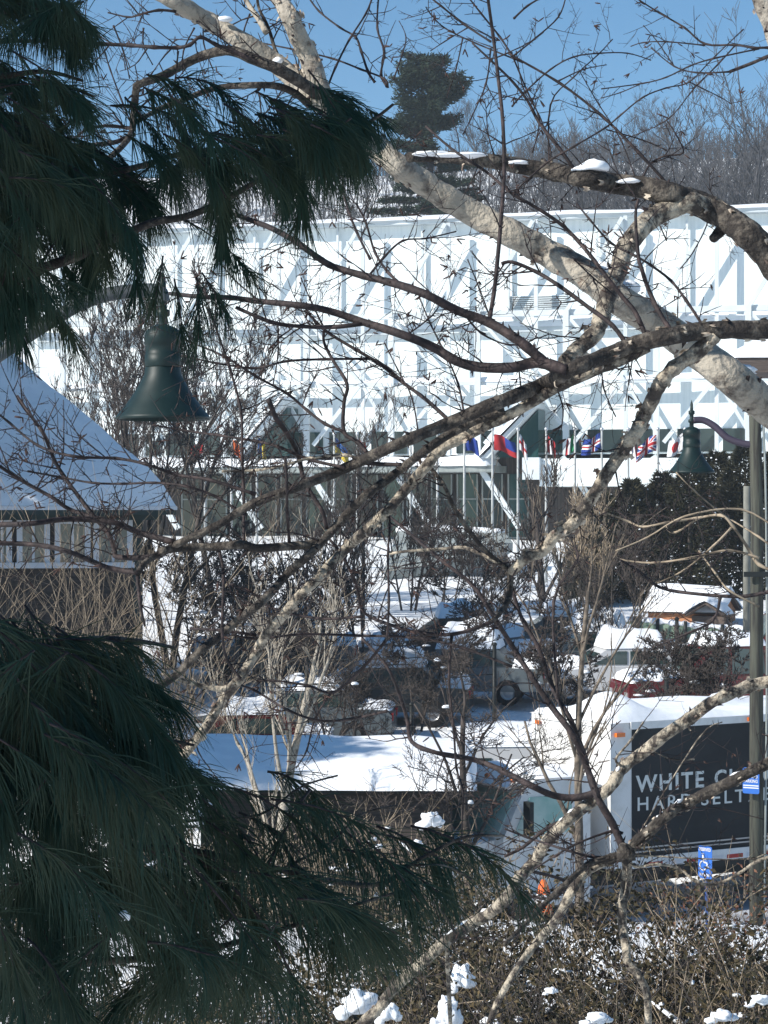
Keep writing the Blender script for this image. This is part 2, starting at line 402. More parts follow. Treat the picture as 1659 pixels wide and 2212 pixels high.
# ------------------------------------------------------------------ house at the left
hc = P(380, 1095, 50); hx1, hy0 = hc.x, hc.y; hw, hd = 11.5, 10.0; ze = hc.z
hz0 = gz(-6, 50) - .6
house = thing('house', 'dark house with white framed windows under a steep snow covered hip roof', 'house', (hx1, hy0, hz0)); house.rotation_euler = (0,0,rad(9))
def hp(mb, n, m, s=False, par=None):
    o = mb.build(n, m, par or house, s)
    if par: o.location = (0,0,0)
    return o
e = .75
b = MB(); b.box(hx1-hw+e, hx1-e, hy0+e, hy0+hd-e, hz0, ze-.30, None); hp(b, 'wall', WALLB)
b = MB(); b.box(hx1-hw, hx1, hy0, hy0+hd, ze-.18, ze, None); b.box(hx1-hw+.3, hx1-.3, hy0+.3, hy0+hd-.3, ze-.30, ze-.181, None); hp(b, 'eave', HOUSEG)
b = MB(); b.box(hx1-hw-.03, hx1+.03, hy0-.03, hy0-.003, ze-.07, ze+.02, None); hp(b, 'drip_edge', TRIMW)
rise = 4.6
def roof(u, v, ins=0, h=0):
    pass
rv = [Vector((hx1-hw, hy0, ze+.003)), Vector((hx1, hy0, ze+.003)), Vector((hx1, hy0+hd, ze+.003)), Vector((hx1-hw, hy0+hd, ze+.003)), Vector((hx1-hd/2, hy0+hd/2, ze+rise)), Vector((hx1-hw+hd/2, hy0+hd/2, ze+rise))]
b = MB(); b.add(rv, [(0,1,4,5),(1,2,4),(2,3,5,4),(3,0,5),(3,2,1,0)]); rf = hp(b, 'roof', HOUSEG)
b = MB()
for (a, c, t1, t0) in ((0,1,4,5),(1,2,4,4),(2,3,5,4),(3,0,5,5)):
    nrm = (rv[c]-rv[a]).cross(rv[t1]-rv[a]).normalized()
    def fn(u, v, a=a, c=c, t1=t1, t0=t0, nrm=nrm):
        lo = rv[a].lerp(rv[c], u); hi = rv[t0].lerp(rv[t1], u); p = lo.lerp(hi, v)
        k = min(1, v*7); k = math.sqrt(1-(1-k)**2)
        return p + Vector((0,0,1))*(.10 + .24*k + .10*noise.noise(p*.8)) + nrm*(.04*noise.noise(p*2.2)) if v > 0 else p + Vector((0,0,.02))
    b.pad(fn, 26, 16)
hp(b, 'snow_cover', SNOW, True)
wy = hy0 + e
zw1 = P(0,1122,wy).z; zw0 = P(0,1226,wy).z
for (Xa, Xb) in ((-70,-12),(0,42),(52,122),(132,208),(214,298)):
    xa = P(Xa,0,wy).x; xb = P(Xb,0,wy).x
    b = MB(); b.box(xa+.12, xb-.12, wy-.05, wy-.004, zw0+.14, zw1-.1); win = hp(b, 'window', WGLASS)
    b = MB(); f = (xa,xb,zw0,zw1)
    b.box(xa, xa+.13, wy-.1, wy-.004, zw0+.131, zw1); b.box(xb-.13, xb, wy-.1, wy-.004, zw0+.131, zw1); b.box(xa+.131, xb-.131, wy-.1, wy-.004, zw1-.1, zw1)
    xm = (xa+xb)/2; b.box(xm-.03, xm+.03, wy-.09, wy-.052, zw0+.14, zw1-.101); hp(b, 'frame', TRIMW, False, win)
    b = MB(); b.box(xa-.04, xb+.04, wy-.16, wy-.004, zw0, zw0+.13); hp(b, 'sill', TRIMW, False, win)
b = MB(); b.box(P(300,0,wy).x, hx1-e+.03, wy-.06, wy-.003, hz0, ze-.301); hp(b, 'corner_board', HOUSEG)
# ------------------------------------------------------------------ generic gable shed with snow
def shed(name, label, cat, c, w, dpt, zeave, rise, wallm, roofm, rot=0, snow=.3, over=.35, rooflabel=None):
    base = gz(c[0], c[1]) - .3
    M = Matrix.Translation((c[0], c[1], 0)) @ Matrix.Rotation(rot, 4, 'Z')
    t = thing(name, label, cat, (c[0], c[1], base))
    b = MB(); b.box(-w/2+over, w/2-over, -dpt/2+over, dpt/2-over, base, zeave-.06, M); b.build('wall', wallm, t, False)
    prof = [(-dpt/2, zeave), (0, zeave+rise), (dpt/2, zeave), (dpt/2, zeave-.1), (0, zeave+rise-.1), (-dpt/2, zeave-.1)]
    M2 = M @ Matrix.Rotation(rad(90), 4, 'Z')
    b = MB(); b.prism(prof, -w/2, w/2, M2); b.build('roof', roofm, t, False)
    b = MB(); b.prism([(-dpt/2+over, zeave-.05), (dpt/2-over, zeave-.05), (0, zeave+rise-.12)], -w/2+over, w/2-over, M2); b.build('gable', wallm, t, False)
    b = MB()
    def fn(u, v):
        x = -w/2 - .06 + (w+.12)*u; y = -dpt/2-.08 + (dpt+.16)*v
        k = min(1, min(u*(w), (1-u)*w, v*dpt, (1-v)*dpt)/(snow*.9)); k = math.sqrt(max(0,1-(1-k)**2))
        z = zeave + rise*(1-min(1,abs(y)/(dpt/2))**1.15)
        return M @ Vector((x + .1*noise.noise(Vector((y*1.5, c[0], 1)))*(1 if u in (0,1) else 0), y + (.1*noise.noise(Vector((x*1.5, c[1], 2))) if v in (0,1) else 0),
                           z + snow*k*(1+.35*noise.noise(Vector((x*.7, y*.7, c[0])))) + (-.05 if k == 0 else 0)))
    b.pad(fn, 44, 24); b.build('snow_cover', SNOW, t, True)
    return t, M
q = P(700, 1700, 36.2)
shed('shed', 'dark low shed under a thick rounded slab of snow, left of the delivery truck', 'shed', (P(715,0,37.5).x, 38.2), 4.9, 4.0, P(0,1700,36.2).z, .40, WALLB, BLACKM, rad(-2), .25)
shed('shed', 'small dark shed with a shallow snowy roof, half hidden behind the pine boughs', 'shed', (P(310,0,34).x, 34.6), 1.75, 2.0, P(0,1775,33.6).z, .35, HOUSEG, BLACKM, 0, .16)
# log cabin, with porch gable
cb, M = shed('log_cabin', 'tiny log cabin with orange wall and pillowy snow on its roof, before the dark hedge', 'cabin', (P(1500,0,66.5).x, 67), 2.45, 2.3, P(0,1318,66).z, .56, LOG, BROWN, rad(-24), .17, .14)
pc = M @ Vector((.85, -1.25, 0)); zz = P(0,1326,65.5).z
b = MB(); Mp = Matrix.Translation((pc.x, pc.y, 0)) @ Matrix.Rotation(rad(-24),4,'Z')
b.prism([(-.62, zz), (0, zz+.38), (.62, zz), (.62, zz-.07), (0, zz+.3), (-.62, zz-.07)], -.35, .55, Mp); b.build('porch_roof', BROWN, cb, False)
b = MB(); b.box(-.5, .5, .0, .5, gz(pc.x,pc.y)-.3, zz-.075, Mp); b.build('porch', BROWN, cb, False)
b = MB(); b.pad(lambda u,v: Mp @ Vector((-.68+1.36*u, -.42+.97*v, zz+.40*(1-abs(2*u-1)**1.2) + .14*min(1,min(u,1-u)*7,min(v,1-v)*5))), 14, 8); b.build('porch_snow', SNOW, cb, True)
# roofed shelter at the right edge
sh = thing('lift_shelter', 'brown boarded shelter roof with snow on top at the right edge', 'shelter', tuple(P(1760,1300,62)))
a0, a1 = P(1592,770,62), P(1850,768,60)
b = MB(); b.prism([(0,0),(3.4,0),(3.4,-.42),(.16,-.42)], 0, 3.0, Matrix.Translation(a0 + Vector((0,0,-.02)))); b.build('fascia', BROWN, sh, False)
b = MB(); b.pad(lambda u,v: a0 + Vector((-.02+3.5*u, 3.05*v-.05, -.03 + .62*math.sqrt(min(1, min(u*4, 8*(1-u), v*5, 5*(1-v)))))) , 20, 10); b.build('snow_cover', SNOW, sh, True)
b = MB()
for dx in (2.0, 3.2): b.beam(a0+Vector((dx,1.5,-.42)), Vector((a0.x+dx, a0.y+1.5, gz(a0.x+dx, a0.y)-.2)), .2, .2, up=Vector((0,1,0)))
b.build('post', BROWN, sh, False)
# ------------------------------------------------------------------ street lamps
def lamp(label, X, Y, d, hang, arm_pts, polex, sc, poledy=0):
    base = Vector((polex[0], polex[1], gz(*polex)-.2))
    t = thing('street_lamp', label, 'street lamp', tuple(base), 'green bell shaped street lamps')
    c = P(X, Y, d)                       # centre of the shade's rim
    M = Matrix.Translation(c) @ Matrix.Scale(sc, 4)
    b = MB(); b.lathe([(.36,0),(.372,.012),(.36,.03),(.30,.10),(.235,.19),(.18,.28),(.146,.35),(.138,.40),(.135,.41),(.135,.41)], 40, M)
    b.lathe([(.355,.0),(.29,.085),(.22,.18),(.17,.26),(.13,.33),(.0,.34)], 40, M); b.build('shade', GREEN, t)
    b = MB(); b.lathe([(.138,.41),(.142,.415),(.142,.50),(.135,.505),(.135,.58),(.142,.585),(.142,.65),(.13,.69),(.09,.72),(.05,.735),(.035,.74)], 32, M); b.build('housing', GREEN, t)
    b = MB(); b.lathe([(.035,.74),(.035,.80),(.055,.81),(.055,.85),(.032,.86),(.032,.93),(.05,.94),(.05,.99),(.026,1.0),(.022,1.10),(.0,1.17)], 20, M); b.build('stem', GREEN, t)
    b = MB(); b.blob(M @ Vector((.03,.02,.655)), .10*sc, .10*sc, .05*sc, X, .3, 6, 10, -.2); b.build('snow_cover', SNOW, t)
    b = MB(); b.lathe([(.0,.02),(.10,.04),(.14,.10),(.12,.2)], 20, M); b.build('bulb', mat('lamp_lens', (.6,.6,.55), .3), t)
    pts = [P(*q) for q in arm_pts]; b = MB(); pp, rr = smooth_line(pts, [.055*sc]*len(pts), 5); b.tube(pp, rr, 10); b.build('arm', mat('arm_grey', (.085,.095,.10), .5, (.06,.065,.07), 4) if sc >= 1 else mat('arm_purple', (.05,.04,.06), .5), t)
    if poledy is not None:
        b = MB(); b.tube([base, Vector((polex[0], polex[1], pts[0].z+.3))], [.09,.07], 12); b.build('pole', GREEN, t)
lamp('large dark green bell lamp hanging on a curved arm near the pine', 352, 907, 17, 0, [(-330,1010,17.3),(-200,900,17.2),(-90,822,17.1),(0,765,17),(90,706,17),(170,658,17),(235,636,17),(300,628,17),(345,630,17),(352,652,17)], (P(-330,0,17.3).x, 17.3), 1.0)
lamp('smaller green bell lamp bracketed from the wooden utility pole', 1494, 1022, 34.2, 0, [(1632,962,34.0),(1600,957,34.05),(1570,945,34.1),(1545,922,34.15),(1520,908,34.2),(1497,908,34.2)], (P(1634,0,34).x, 34.0), .98, None)
# ------------------------------------------------------------------ poles and signs
ub = P(1634, 0, 34); ub.z = gz(ub.x, 34) - .3
t = thing('utility_pole', 'tall weathered wooden utility pole in front of the delivery truck', 'utility pole', tuple(ub))
b = MB(); b.tube([ub, Vector((ub.x,34,-3)), Vector((ub.x+.01,34,0)), Vector((ub.x-.03,34,P(0,870,34).z))], [.112,.108,.10,.09], 14); b.build('pole', POLEW, t)
b = MB(); z = P(0,1240,34).z; b.box(ub.x-.22, ub.x+.9, 33.82, 33.87, z-.04, z+.04); b.build('bracket', BLACKM, t, False)
b = MB(); zc = P(0,900,34).z
b.tube(*smooth_line([Vector((ub.x+.09,33.95,ub.z)), Vector((ub.x+.15,33.94,-3)), Vector((ub.x+.14,33.95,0)), Vector((ub.x+.1,33.97,zc))], [.018]*4, 5), 6); b.build('conduit', GREYM, t)
gp = P(1613, 0, 60); gp.z = gz(gp.x, 60)-.2
t = thing('light_pole', 'pale grey slender pole standing behind the wooden utility pole', 'pole', tuple(gp))
b = MB(); b.tube([gp, Vector((gp.x,60,P(0,1050,60).z))], [.11,.09], 12); b.build('shaft', mat('pale_pole', (.22,.22,.19), .7, (.16,.16,.14), 3), t)
b = MB(); b.box(gp.x-.2, gp.x+.2, 59.8, 60.2, gp.z, gp.z+.35); b.build('base', CONC, t, False)
def text_mesh(txt, size, font_w=0.0, extr=.002, space=1.0, word=1.0):
    cu = bpy.data.curves.new('lettering', 'FONT'); cu.body = txt; cu.size = size; cu.extrude = extr; cu.offset = font_w; cu.space_character = space; cu.space_word = word; cu.resolution_u = 3
    o = bpy.data.objects.new('lettering', cu); C.objects.link(o); bpy.context.view_layer.update()
    me = bpy.data.meshes.new_from_object(o.evaluated_get(bpy.context.evaluated_depsgraph_get()))
    bpy.data.objects.remove(o); return me
def put_text(txt, width, height, M, m, parent, name='lettering', font_w=0.0, space=1.0, word=1.0):
    me = text_mesh(txt, 1.0, font_w, .004, space, word); xs_ = [v.co.x for v in me.vertices]; ys_ = [v.co.y for v in me.vertices]
    sx = width/(max(xs_)-min(xs_)); sy = height/(max(ys_)-min(ys_)); x0, y0 = min(xs_), min(ys_)
    for v in me.vertices: v.co = M @ Vector(((v.co.x-x0)*sx, (v.co.y-y0)*sy, v.co.z))
    me.materials.clear(); me.materials.append(m)
    o = bpy.data.objects.new(name, me); C.objects.link(o); o.parent = parent; o.location = -wloc(parent); return o
def sign_frame(o, yaw):                    # local x to the right along the plate, y up, z out of the plate
    c, s = math.cos(yaw), math.sin(yaw)
    return Matrix(((c,0,s,o.x),(s,0,-c,o.y),(0,1,0,o.z),(0,0,0,1)))
def plate(mb, w, h, M, z0, z1, r=.03, n=5):
    pts = []
    for cx, cy, a0 in ((w/2-r,h/2-r,0),(-w/2+r,h/2-r,90),(-w/2+r,-h/2+r,180),(w/2-r,-h/2+r,270)):
        for k in range(n+1):
            a = rad(a0+90*k/n); pts.append((cx+r*math.cos(a), cy+r*math.sin(a)))
    m = len(pts); mb.add([M @ Vector((a,b_,z1)) for a,b_ in pts]+[M @ Vector((a,b_,z0)) for a,b_ in pts], [tuple(range(m)), tuple(range(m,2*m))[::-1]]+[(i,i+m,(i+1)%m+m,(i+1)%m) for i in range(m)])
sc_ = P(1523, 1863, 30); sb = Vector((sc_.x+.035, 30.03, gz(sc_.x,30)-.2))
t = thing('parking_sign', 'blue wheelchair parking sign on a blue post standing in the snowbank', 'sign', tuple(sb))
M = sign_frame(sc_, rad(-46))
b = MB(); plate(b, .235, .445, M, -.006, 0); b.build('plate', BLUE, t, False)
b = MB(); b.beam(sb, Vector((sc_.x+.012, 30.03, sc_.z+.15)), .06, .03, up=Vector((0,1,0))); b.build('post', BLUEP, t, False)
b = MB(); z = .004
def fl(pts, r): b.tube([M @ Vector((x,y,z)) for x,y in pts], [r]*len(pts), 6)
fl([(-.03,.115),(-.028,.122)], .022); fl([(-.03,.10),(-.025,.03),(-.01,.0)], .014); fl([(-.022,.045),(.03,.04)], .010); fl([(-.012,.002),(.035,-.005),(.05,-.06),(.072,-.07)], .013)
fl([(-.035+.058*math.cos(rad(a))+.01, -.045+.062*math.sin(rad(a))) for a in range(110, 375, 16)], .010); b.build('wheelchair_symbol', FC['w'], t)
put_text('RESERVED', .20, .045, M @ Matrix.Translation((-.10,.155,.001)), FC['w'], t, font_w=.02)
put_text('PARKING', .17, .040, M @ Matrix.Translation((-.085,-.19,.001)), FC['w'], t, font_w=.02)
s2 = P(1627, 1686, 33.8); 
t = thing('parking_sign', 'blue sign with lines of white lettering fixed on the utility pole', 'sign', tuple(s2))
M = sign_frame(s2 + Vector((-.04,-.03,0)), rad(-30))
b = MB(); plate(b, .27, .40, M, -.006, 0); b.build('plate', BLUE, t, False)
put_text('RESERVED', .22, .05, M @ Matrix.Translation((-.11,.04,.001)), FC['w'], t, font_w=.02)
put_text('PARKING', .22, .05, M @ Matrix.Translation((-.11,-.03,.001)), FC['w'], t, font_w=.02)
b = MB()
for y in (-.075, -.11): b.box(-.125, .125, y-.009, y+.009, .0005, .002, M)
b.build('stripe', FC['w'], t, False)
# rope-fence posts
fps = [(567,1405,1600,48,'thin'),(663,1415,1590,47,''),(889,1525,1590,46.5,''),(1068,1395,1560,48,''),(1176,1340,1430,58,''),(1250,1375,1450,57,''),(1440,1470,1535,45.5,''),(1462,1340,1500,52,''),(785,1150,1440,64,'tall'),(480,1395,1590,48,'')]
wh = ['far left','beside the pale birch trunk','just above the big snowy shed roof','behind the twiggy apple tree','between two snow mounds by the hedge','next to the widest bush','right above the truck box','in front of the red pickup','tallest, near the concrete blocks','left of the pale birch trunk']
pts = []
for (X, Y0, Y1, d, k), w in zip(fps, wh):
    tp = P(X, Y0, d); bs = Vector((tp.x, d, min(P(X, Y1, d).z, gz(tp.x, d))-.15)); t = thing('fence_post', 'dark steel fence post standing in the snow, ' + w, 'post', tuple(bs), 'dark posts of the parking lot fence')
    b = MB(); b.tube([bs, tp], [.05,.045], 8); b.build('post', BLACKM, t); b = MB(); b.blob(tp+Vector((0,0,.03)), .06,.06,.05, amp=0, flat=-.6); b.build('cap', BLACKM, t)
    pts.append(tp)
b = MB()
for zz in (-.12, -.62):
    ch = [pts[0], pts[1], pts[2], pts[3]]
    for a, c in ((pts[9],pts[0]),(pts[0],pts[1]),(pts[1],pts[2]+Vector((0,0,1.0))),(pts[1],pts[3])):
        mid = (a+c)/2 + Vector((0,0,-.06)); b.tube([a+Vector((0,0,zz)), mid+Vector((0,0,zz)), c+Vector((0,0,zz))], [.012]*3, 4)
tag(b.build('fence_cable', BLACKM), 'thin dark cables strung between the parking lot posts', 'cable')
# green snow fence
def seg_fence(name, label, pl, d, h, m, group=None):
    t = thing(name, label, 'fence', tuple(P(pl[0][0], pl[0][1], d)))
    b = MB(); bs = MB(); bp_ = []
    for (X0, Y0, d0), (X1, Y1, d1) in zip(pl, pl[1:]):
        a, c = P(X0,Y0,d0), P(X1,Y1,d1); up = Vector((0,0,h))
        b.add([a, c, c+Vector((0,.06,0)), a+Vector((0,.06,0)), a-up, c-up, c-up+Vector((0,.06,0)), a-up+Vector((0,.06,0))], [(0,1,2,3),(0,4,5,1),(2,6,7,3),(1,5,6,2),(3,7,4,0),(4,7,6,5)])
        k = 8; pp = [a.lerp(c, i/k)+Vector((0,.03,.05+.04*noise.noise(Vector((i*3.3,X0,0))))) for i in range(k+1)]; bs.tube(pp, [U(.06,.11) for _ in pp], 6)
        bp_.append(a)
    b.build('panel', m, t, False); bs.build('snow_cap', SNOW, t)
    for a in bp_+[c]:
        pb = MB(); pb.tube([a+Vector((0,-.06,.14)), Vector((a.x, a.y-.06, gz(a.x,a.y)-.1))], [.05,.06], 6); pb.build('post', BLACKM, t)
seg_fence('snow_fence', 'low pale green fence capped with snow before the log cabin', [(1310,1343,64.5),(1370,1341,64.4),(1420,1346,64.2),(1480,1352,64),(1560,1359,63.8),(1640,1364,63.6)], 64, .42, FGREEN)
# concrete blocks
for (X0, X1, Y0, Y1, d, lab, m) in ((497,690,1397,1446,62,'wide brownish concrete block with snow on top, left of the other block', CONC),(775,893,1394,1440,62.5,'tan concrete block standing right of the snow gap', CONC),
                              (545,660,1428,1462,58,'low grey block half buried under a blue shaded snow cap', CONCB),(1010,1090,1356,1382,66,'small dark block under a domed snow cap, uphill from the cars', CONC)):
    a, c = P(X0,Y1,d), P(X1,Y0,d); w = c.x-a.x; zb_ = min(a.z, gz(a.x,d))-.2
    t = thing('concrete_block', lab, 'concrete block', ((a.x+c.x)/2, d+.5, zb_), 'concrete blocks at the back of the car park')
    b = MB(); b.box(a.x, c.x, d, d+1.0, zb_, c.z); b.build('block', m, t, False)
    b = MB(); snowpad(b, a.x-.05, c.x+.05, d-.05, d+1.05, c.z-.01, U(.28,.5), Matrix(), 16, 8, .1, X0); b.build('snow_cover', SNOW, t, True)
# traffic cone
cp = P(1174, 1935, 31.5); cp.z = gz(cp.x, 31.5)
t = thing('traffic_cone', 'orange traffic cone half hidden in brush below the truck', 'cone', tuple(cp))
b = MB(); Mx = Matrix.Translation((cp.x,cp.y,P(0,1938,31.5).z-.25)); b.lathe([(.15,.02),(.11,.25),(.07,.42),(.03,.5),(.0,.5)], 18, Mx); b.build('cone', ORANGE, t)
b = MB(); b.box(-.2,.2,-.2,.2,-.3,.019,Mx); b.build('base', BLACKM, t, False)
b = MB(); b.lathe([(.128,.17),(.1,.30)], 18, Mx); b.build('band', FC['w'], t)
# ------------------------------------------------------------------ delivery truck
yaw = rad(30); cz = -7.08
fw = Vector((-math.cos(yaw), -math.sin(yaw), 0)); sd_ = Vector((math.sin(yaw), -math.cos(yaw), 0))
TC = Vector((P(1322,0,38).x, 38, 0))
TM = Matrix(((fw.x, sd_.x, 0, TC.x), (fw.y, sd_.y, 0, TC.y), (0,0,1,cz), (0,0,0,1)))   # local x forward, y towards the kerb side, z up; origin = lower front kerb-side corner of the box
truck = thing('delivery_truck', 'white box truck with a dark lettered side panel and snow on its roof', 'truck', (TC.x, TC.y, cz))
def tp(mb, n, m, s=False, par=None):
    o = mb.build(n, m, par or truck, s)
    if par: o.location = (0,0,0)
    return o
zbx0, zbx1 = .86, 3.42
b = MB(); b.box(-7.2, 0, -2.45, 0, zbx0, zbx1, TM); body = tp(b, 'cargo_box', TRUCKW)
b = MB(); b.box(-7.1, -.42, .003, .012, zbx0+.18, zbx1-.10, TM); tp(b, 'side_panel', TRUCKG, False, body)
b = MB(); b.box(-7.2, -.38, .013, .04, zbx1-.13, zbx1, TM); b.box(-7.2, -.38, .013, .04, zbx0, zbx0+.19, TM); b.box(.003,.03,-2.45,-2.35,zbx0,zbx1,TM); b.box(.003,.03,-.1,0,zbx0,zbx1,TM); b.box(.003,.03,-2.349,-.101,zbx1-.1,zbx1,TM); tp(b, 'rail', TRUCKW, False, body)
b = MB()
for zz in (zbx0+.27, zbx0+.34): b.box(-7.1, -.45, .013, .03, zz, zz+.025, TM)
tp(b, 'rub_strip', CHROME, False, body)
for k in range(14):
    x = -.7 - k*.45; b = MB(); b.box(x-.36, x, .041, .046, zbx0+.02, zbx0+.09, TM); tp(b, 'reflector', REDL if k % 2 == 0 else FC['w'], False, body)
for (x, z) in ((-.14, zbx1-.21), (-3.05, zbx1-.07)):
    b = MB(); b.box(x-.09, x+.09, .041 if x < -.4 else .003, .075, z-.035, z+.035, TM); tp(b, 'marker_light', AMBER, False, body)
b = MB(); b.box(.032, .06, -2.3, -2.16, zbx1-.2, zbx1-.13, TM); tp(b, 'marker_light', AMBER, False, body)
# lettering (reads left to right from the kerb side: local -x direction)
o3 = TM @ Vector((0,0.0135,0))
def TT(x, z): 
    r_ = -fw; M = Matrix(((r_.x, 0, sd_.x, 0), (r_.y, 0, sd_.y, 0), (0,1,0,0), (0,0,0,1))); p = TM @ Vector((x, .014, z)); return Matrix.Translation(p) @ M
for wd_, x_, z_, w_, h_, fw_, sp_ in (('WHITE', .50, 2.18, 1.50, .295, .022, 1.2), ('CLAW', 2.24, 2.18, 1.30, .295, .022, 1.2), ('HARD', .54, 1.86, 1.20, .235, .006, 1.3), ('SELTZER', 1.94, 1.86, 1.90, .235, .006, 1.3)):
    put_text(wd_, w_, h_, TT(-x_, z_), LETTER, truck, font_w=fw_, space=sp_)
# roof snow: pillows
b = MB()
def fn(u, v):
    x = -7.25+7.3*u; y = -2.5+2.52*v; k = min(1, min(u*7.3,(1-u)*7.3,v*2.5,(1-v)*2.5)/.35); k = math.sqrt(max(0,1-(1-k)**2))
    hgt = .10 + .16*max(0, noise.noise(Vector((x*.8,y*.8,2)))+.15) + .30*math.exp(-((x+.6)/.55)**2-((y+.9)/.6)**2)
    return TM @ Vector((x, y, zbx1-.01+hgt*k))
b.pad(fn, 60, 22); tp(b, 'roof_snow', SNOW, True)
b = MB(); b.box(-7.0, 3.6, -2.0, -1.85, .5, .72, TM); b.box(-7.0, 3.6, -.7, -.55, .5, .72, TM); b.box(-7.1,-.2,-2.4,-.05,.73,.855,TM); tp(b, 'chassis', BLACKM)
# cab
b = MB(); b.prism([(.35,.62),(2.15,.62),(2.15,1.55),(1.72,2.36),(1.5,2.5),(.35,2.52)], -2.3, -.15, TM); cab = tp(b, 'cab', TRUCKW)
b = MB(); b.prism([(2.12,1.56),(1.76,2.26),(1.80,2.28),(2.165,1.57)], -2.12, -.33, TM); tp(b, 'windscreen', WINT, False, cab)
for y0, y1 in ((-.146,-.13),(-2.32,-2.304)):
    b = MB(); b.prism([(.75,1.58),(1.95,1.58),(1.62,2.22),(.75,2.22)], y0, y1, TM); tp(b, 'side_window', WINT, False, cab)
b = MB(); b.prism([(1.40,2.521),(2.0,2.36),(2.02,2.40),(1.45,2.56)], -2.2, -.25, TM); tp(b, 'visor', TRUCKW, False, cab)
for k in range(5):
    y = -2.05 + k*.41; b = MB(); b.blob(TM @ Vector((1.78, y, 2.49)), .05,.06,.045, amp=0, flat=-.6); tp(b, 'marker_light', AMBER, True, cab)
b = MB(); b.prism([(2.16,.75),(3.55,.75),(3.58,1.2),(3.4,1.32),(2.16,1.50)], -2.05, -.4, TM); hood = tp(b, 'hood', TRUCKW)
b = MB(); b.box(3.585, 3.62, -1.8, -.65, .78, 1.18, TM); tp(b, 'grille', CHROME, False, hood)
for y in (-2.3, -.45):
    b = MB(); b.prism([(2.3,.55),(2.45,.95),(2.75,1.12),(3.2,1.12),(3.5,.9),(3.55,.55)], y, y+.32, TM); tp(b, 'fender', TRUCKW)
    b = MB(); b.box(3.556,3.6,y+.04,y+.28,.74,.92,TM); tp(b, 'headlight', ALU)
b = MB(); b.box(3.62, 3.8, -2.3, -.15, .42, .66, TM); tp(b, 'bumper', CHROME)
for y in (-.02, -2.62):
    b = MB(); b.box(1.75, 1.83, y, y+.2, 1.62, 2.18, TM); m_ = tp(b, 'mirror', BLACKM)
    b = MB(); b.beam(TM @ Vector((1.75,y+.1,2.0)), TM @ Vector((1.6,-.16 if y > -1 else -2.29,2.05)), .03,.03); tp(b, 'mirror_arm', BLACKM)
b = MB(); b.box(.5, 1.9, -.14, .05, .38, .60, TM); b.box(.45,1.1,-.12,.06,.6,.64,TM); tp(b, 'step_tank', ALU)
b = MB(); b.pad(lambda u,v: TM @ Vector((2.2+1.3*u, -2.02+1.6*v, 1.49-.2*u+.12*math.sqrt(min(1,min(u,1-u)*6,min(v,1-v)*6)))), 12, 12); tp(b, 'hood_snow', SNOW, True)
b = MB(); b.pad(lambda u,v: TM @ Vector((.36+1.1*u, -2.28+2.1*v, 2.515+.13*math.sqrt(min(1,min(u,1-u)*6,min(v,1-v)*6)))), 12, 12); tp(b, 'cab_snow', SNOW, True)
def wheel(parent, c, ax, r, w):
    ax = ax.normalized(); rot = Vector((0,0,1)).rotation_difference(ax).to_matrix().to_4x4(); M = Matrix.Translation(c) @ rot
    b = MB(); b.lathe([(r*.55,-w/2),(r*.92,-w/2),(r,-w/2+.04),(r,w/2-.04),(r*.92,w/2),(r*.55,w/2)], 24, M); o = b.build('wheel', TYRE, parent)
    b = MB(); b.lathe([(0,w/2-.03),(r*.3,w/2-.02),(r*.5,w/2-.06),(r*.55,w/2)], 20, M); b.lathe([(0,-w/2+.03),(r*.55,-w/2)], 20, M); h = b.build('rim', CHROME, o); h.location = (0,0,0)
for x in (2.9, -4.9): 
    for y in (-.28, -2.15): wheel(truck, TM @ Vector((x, y, .46)), sd_, .46, .28)
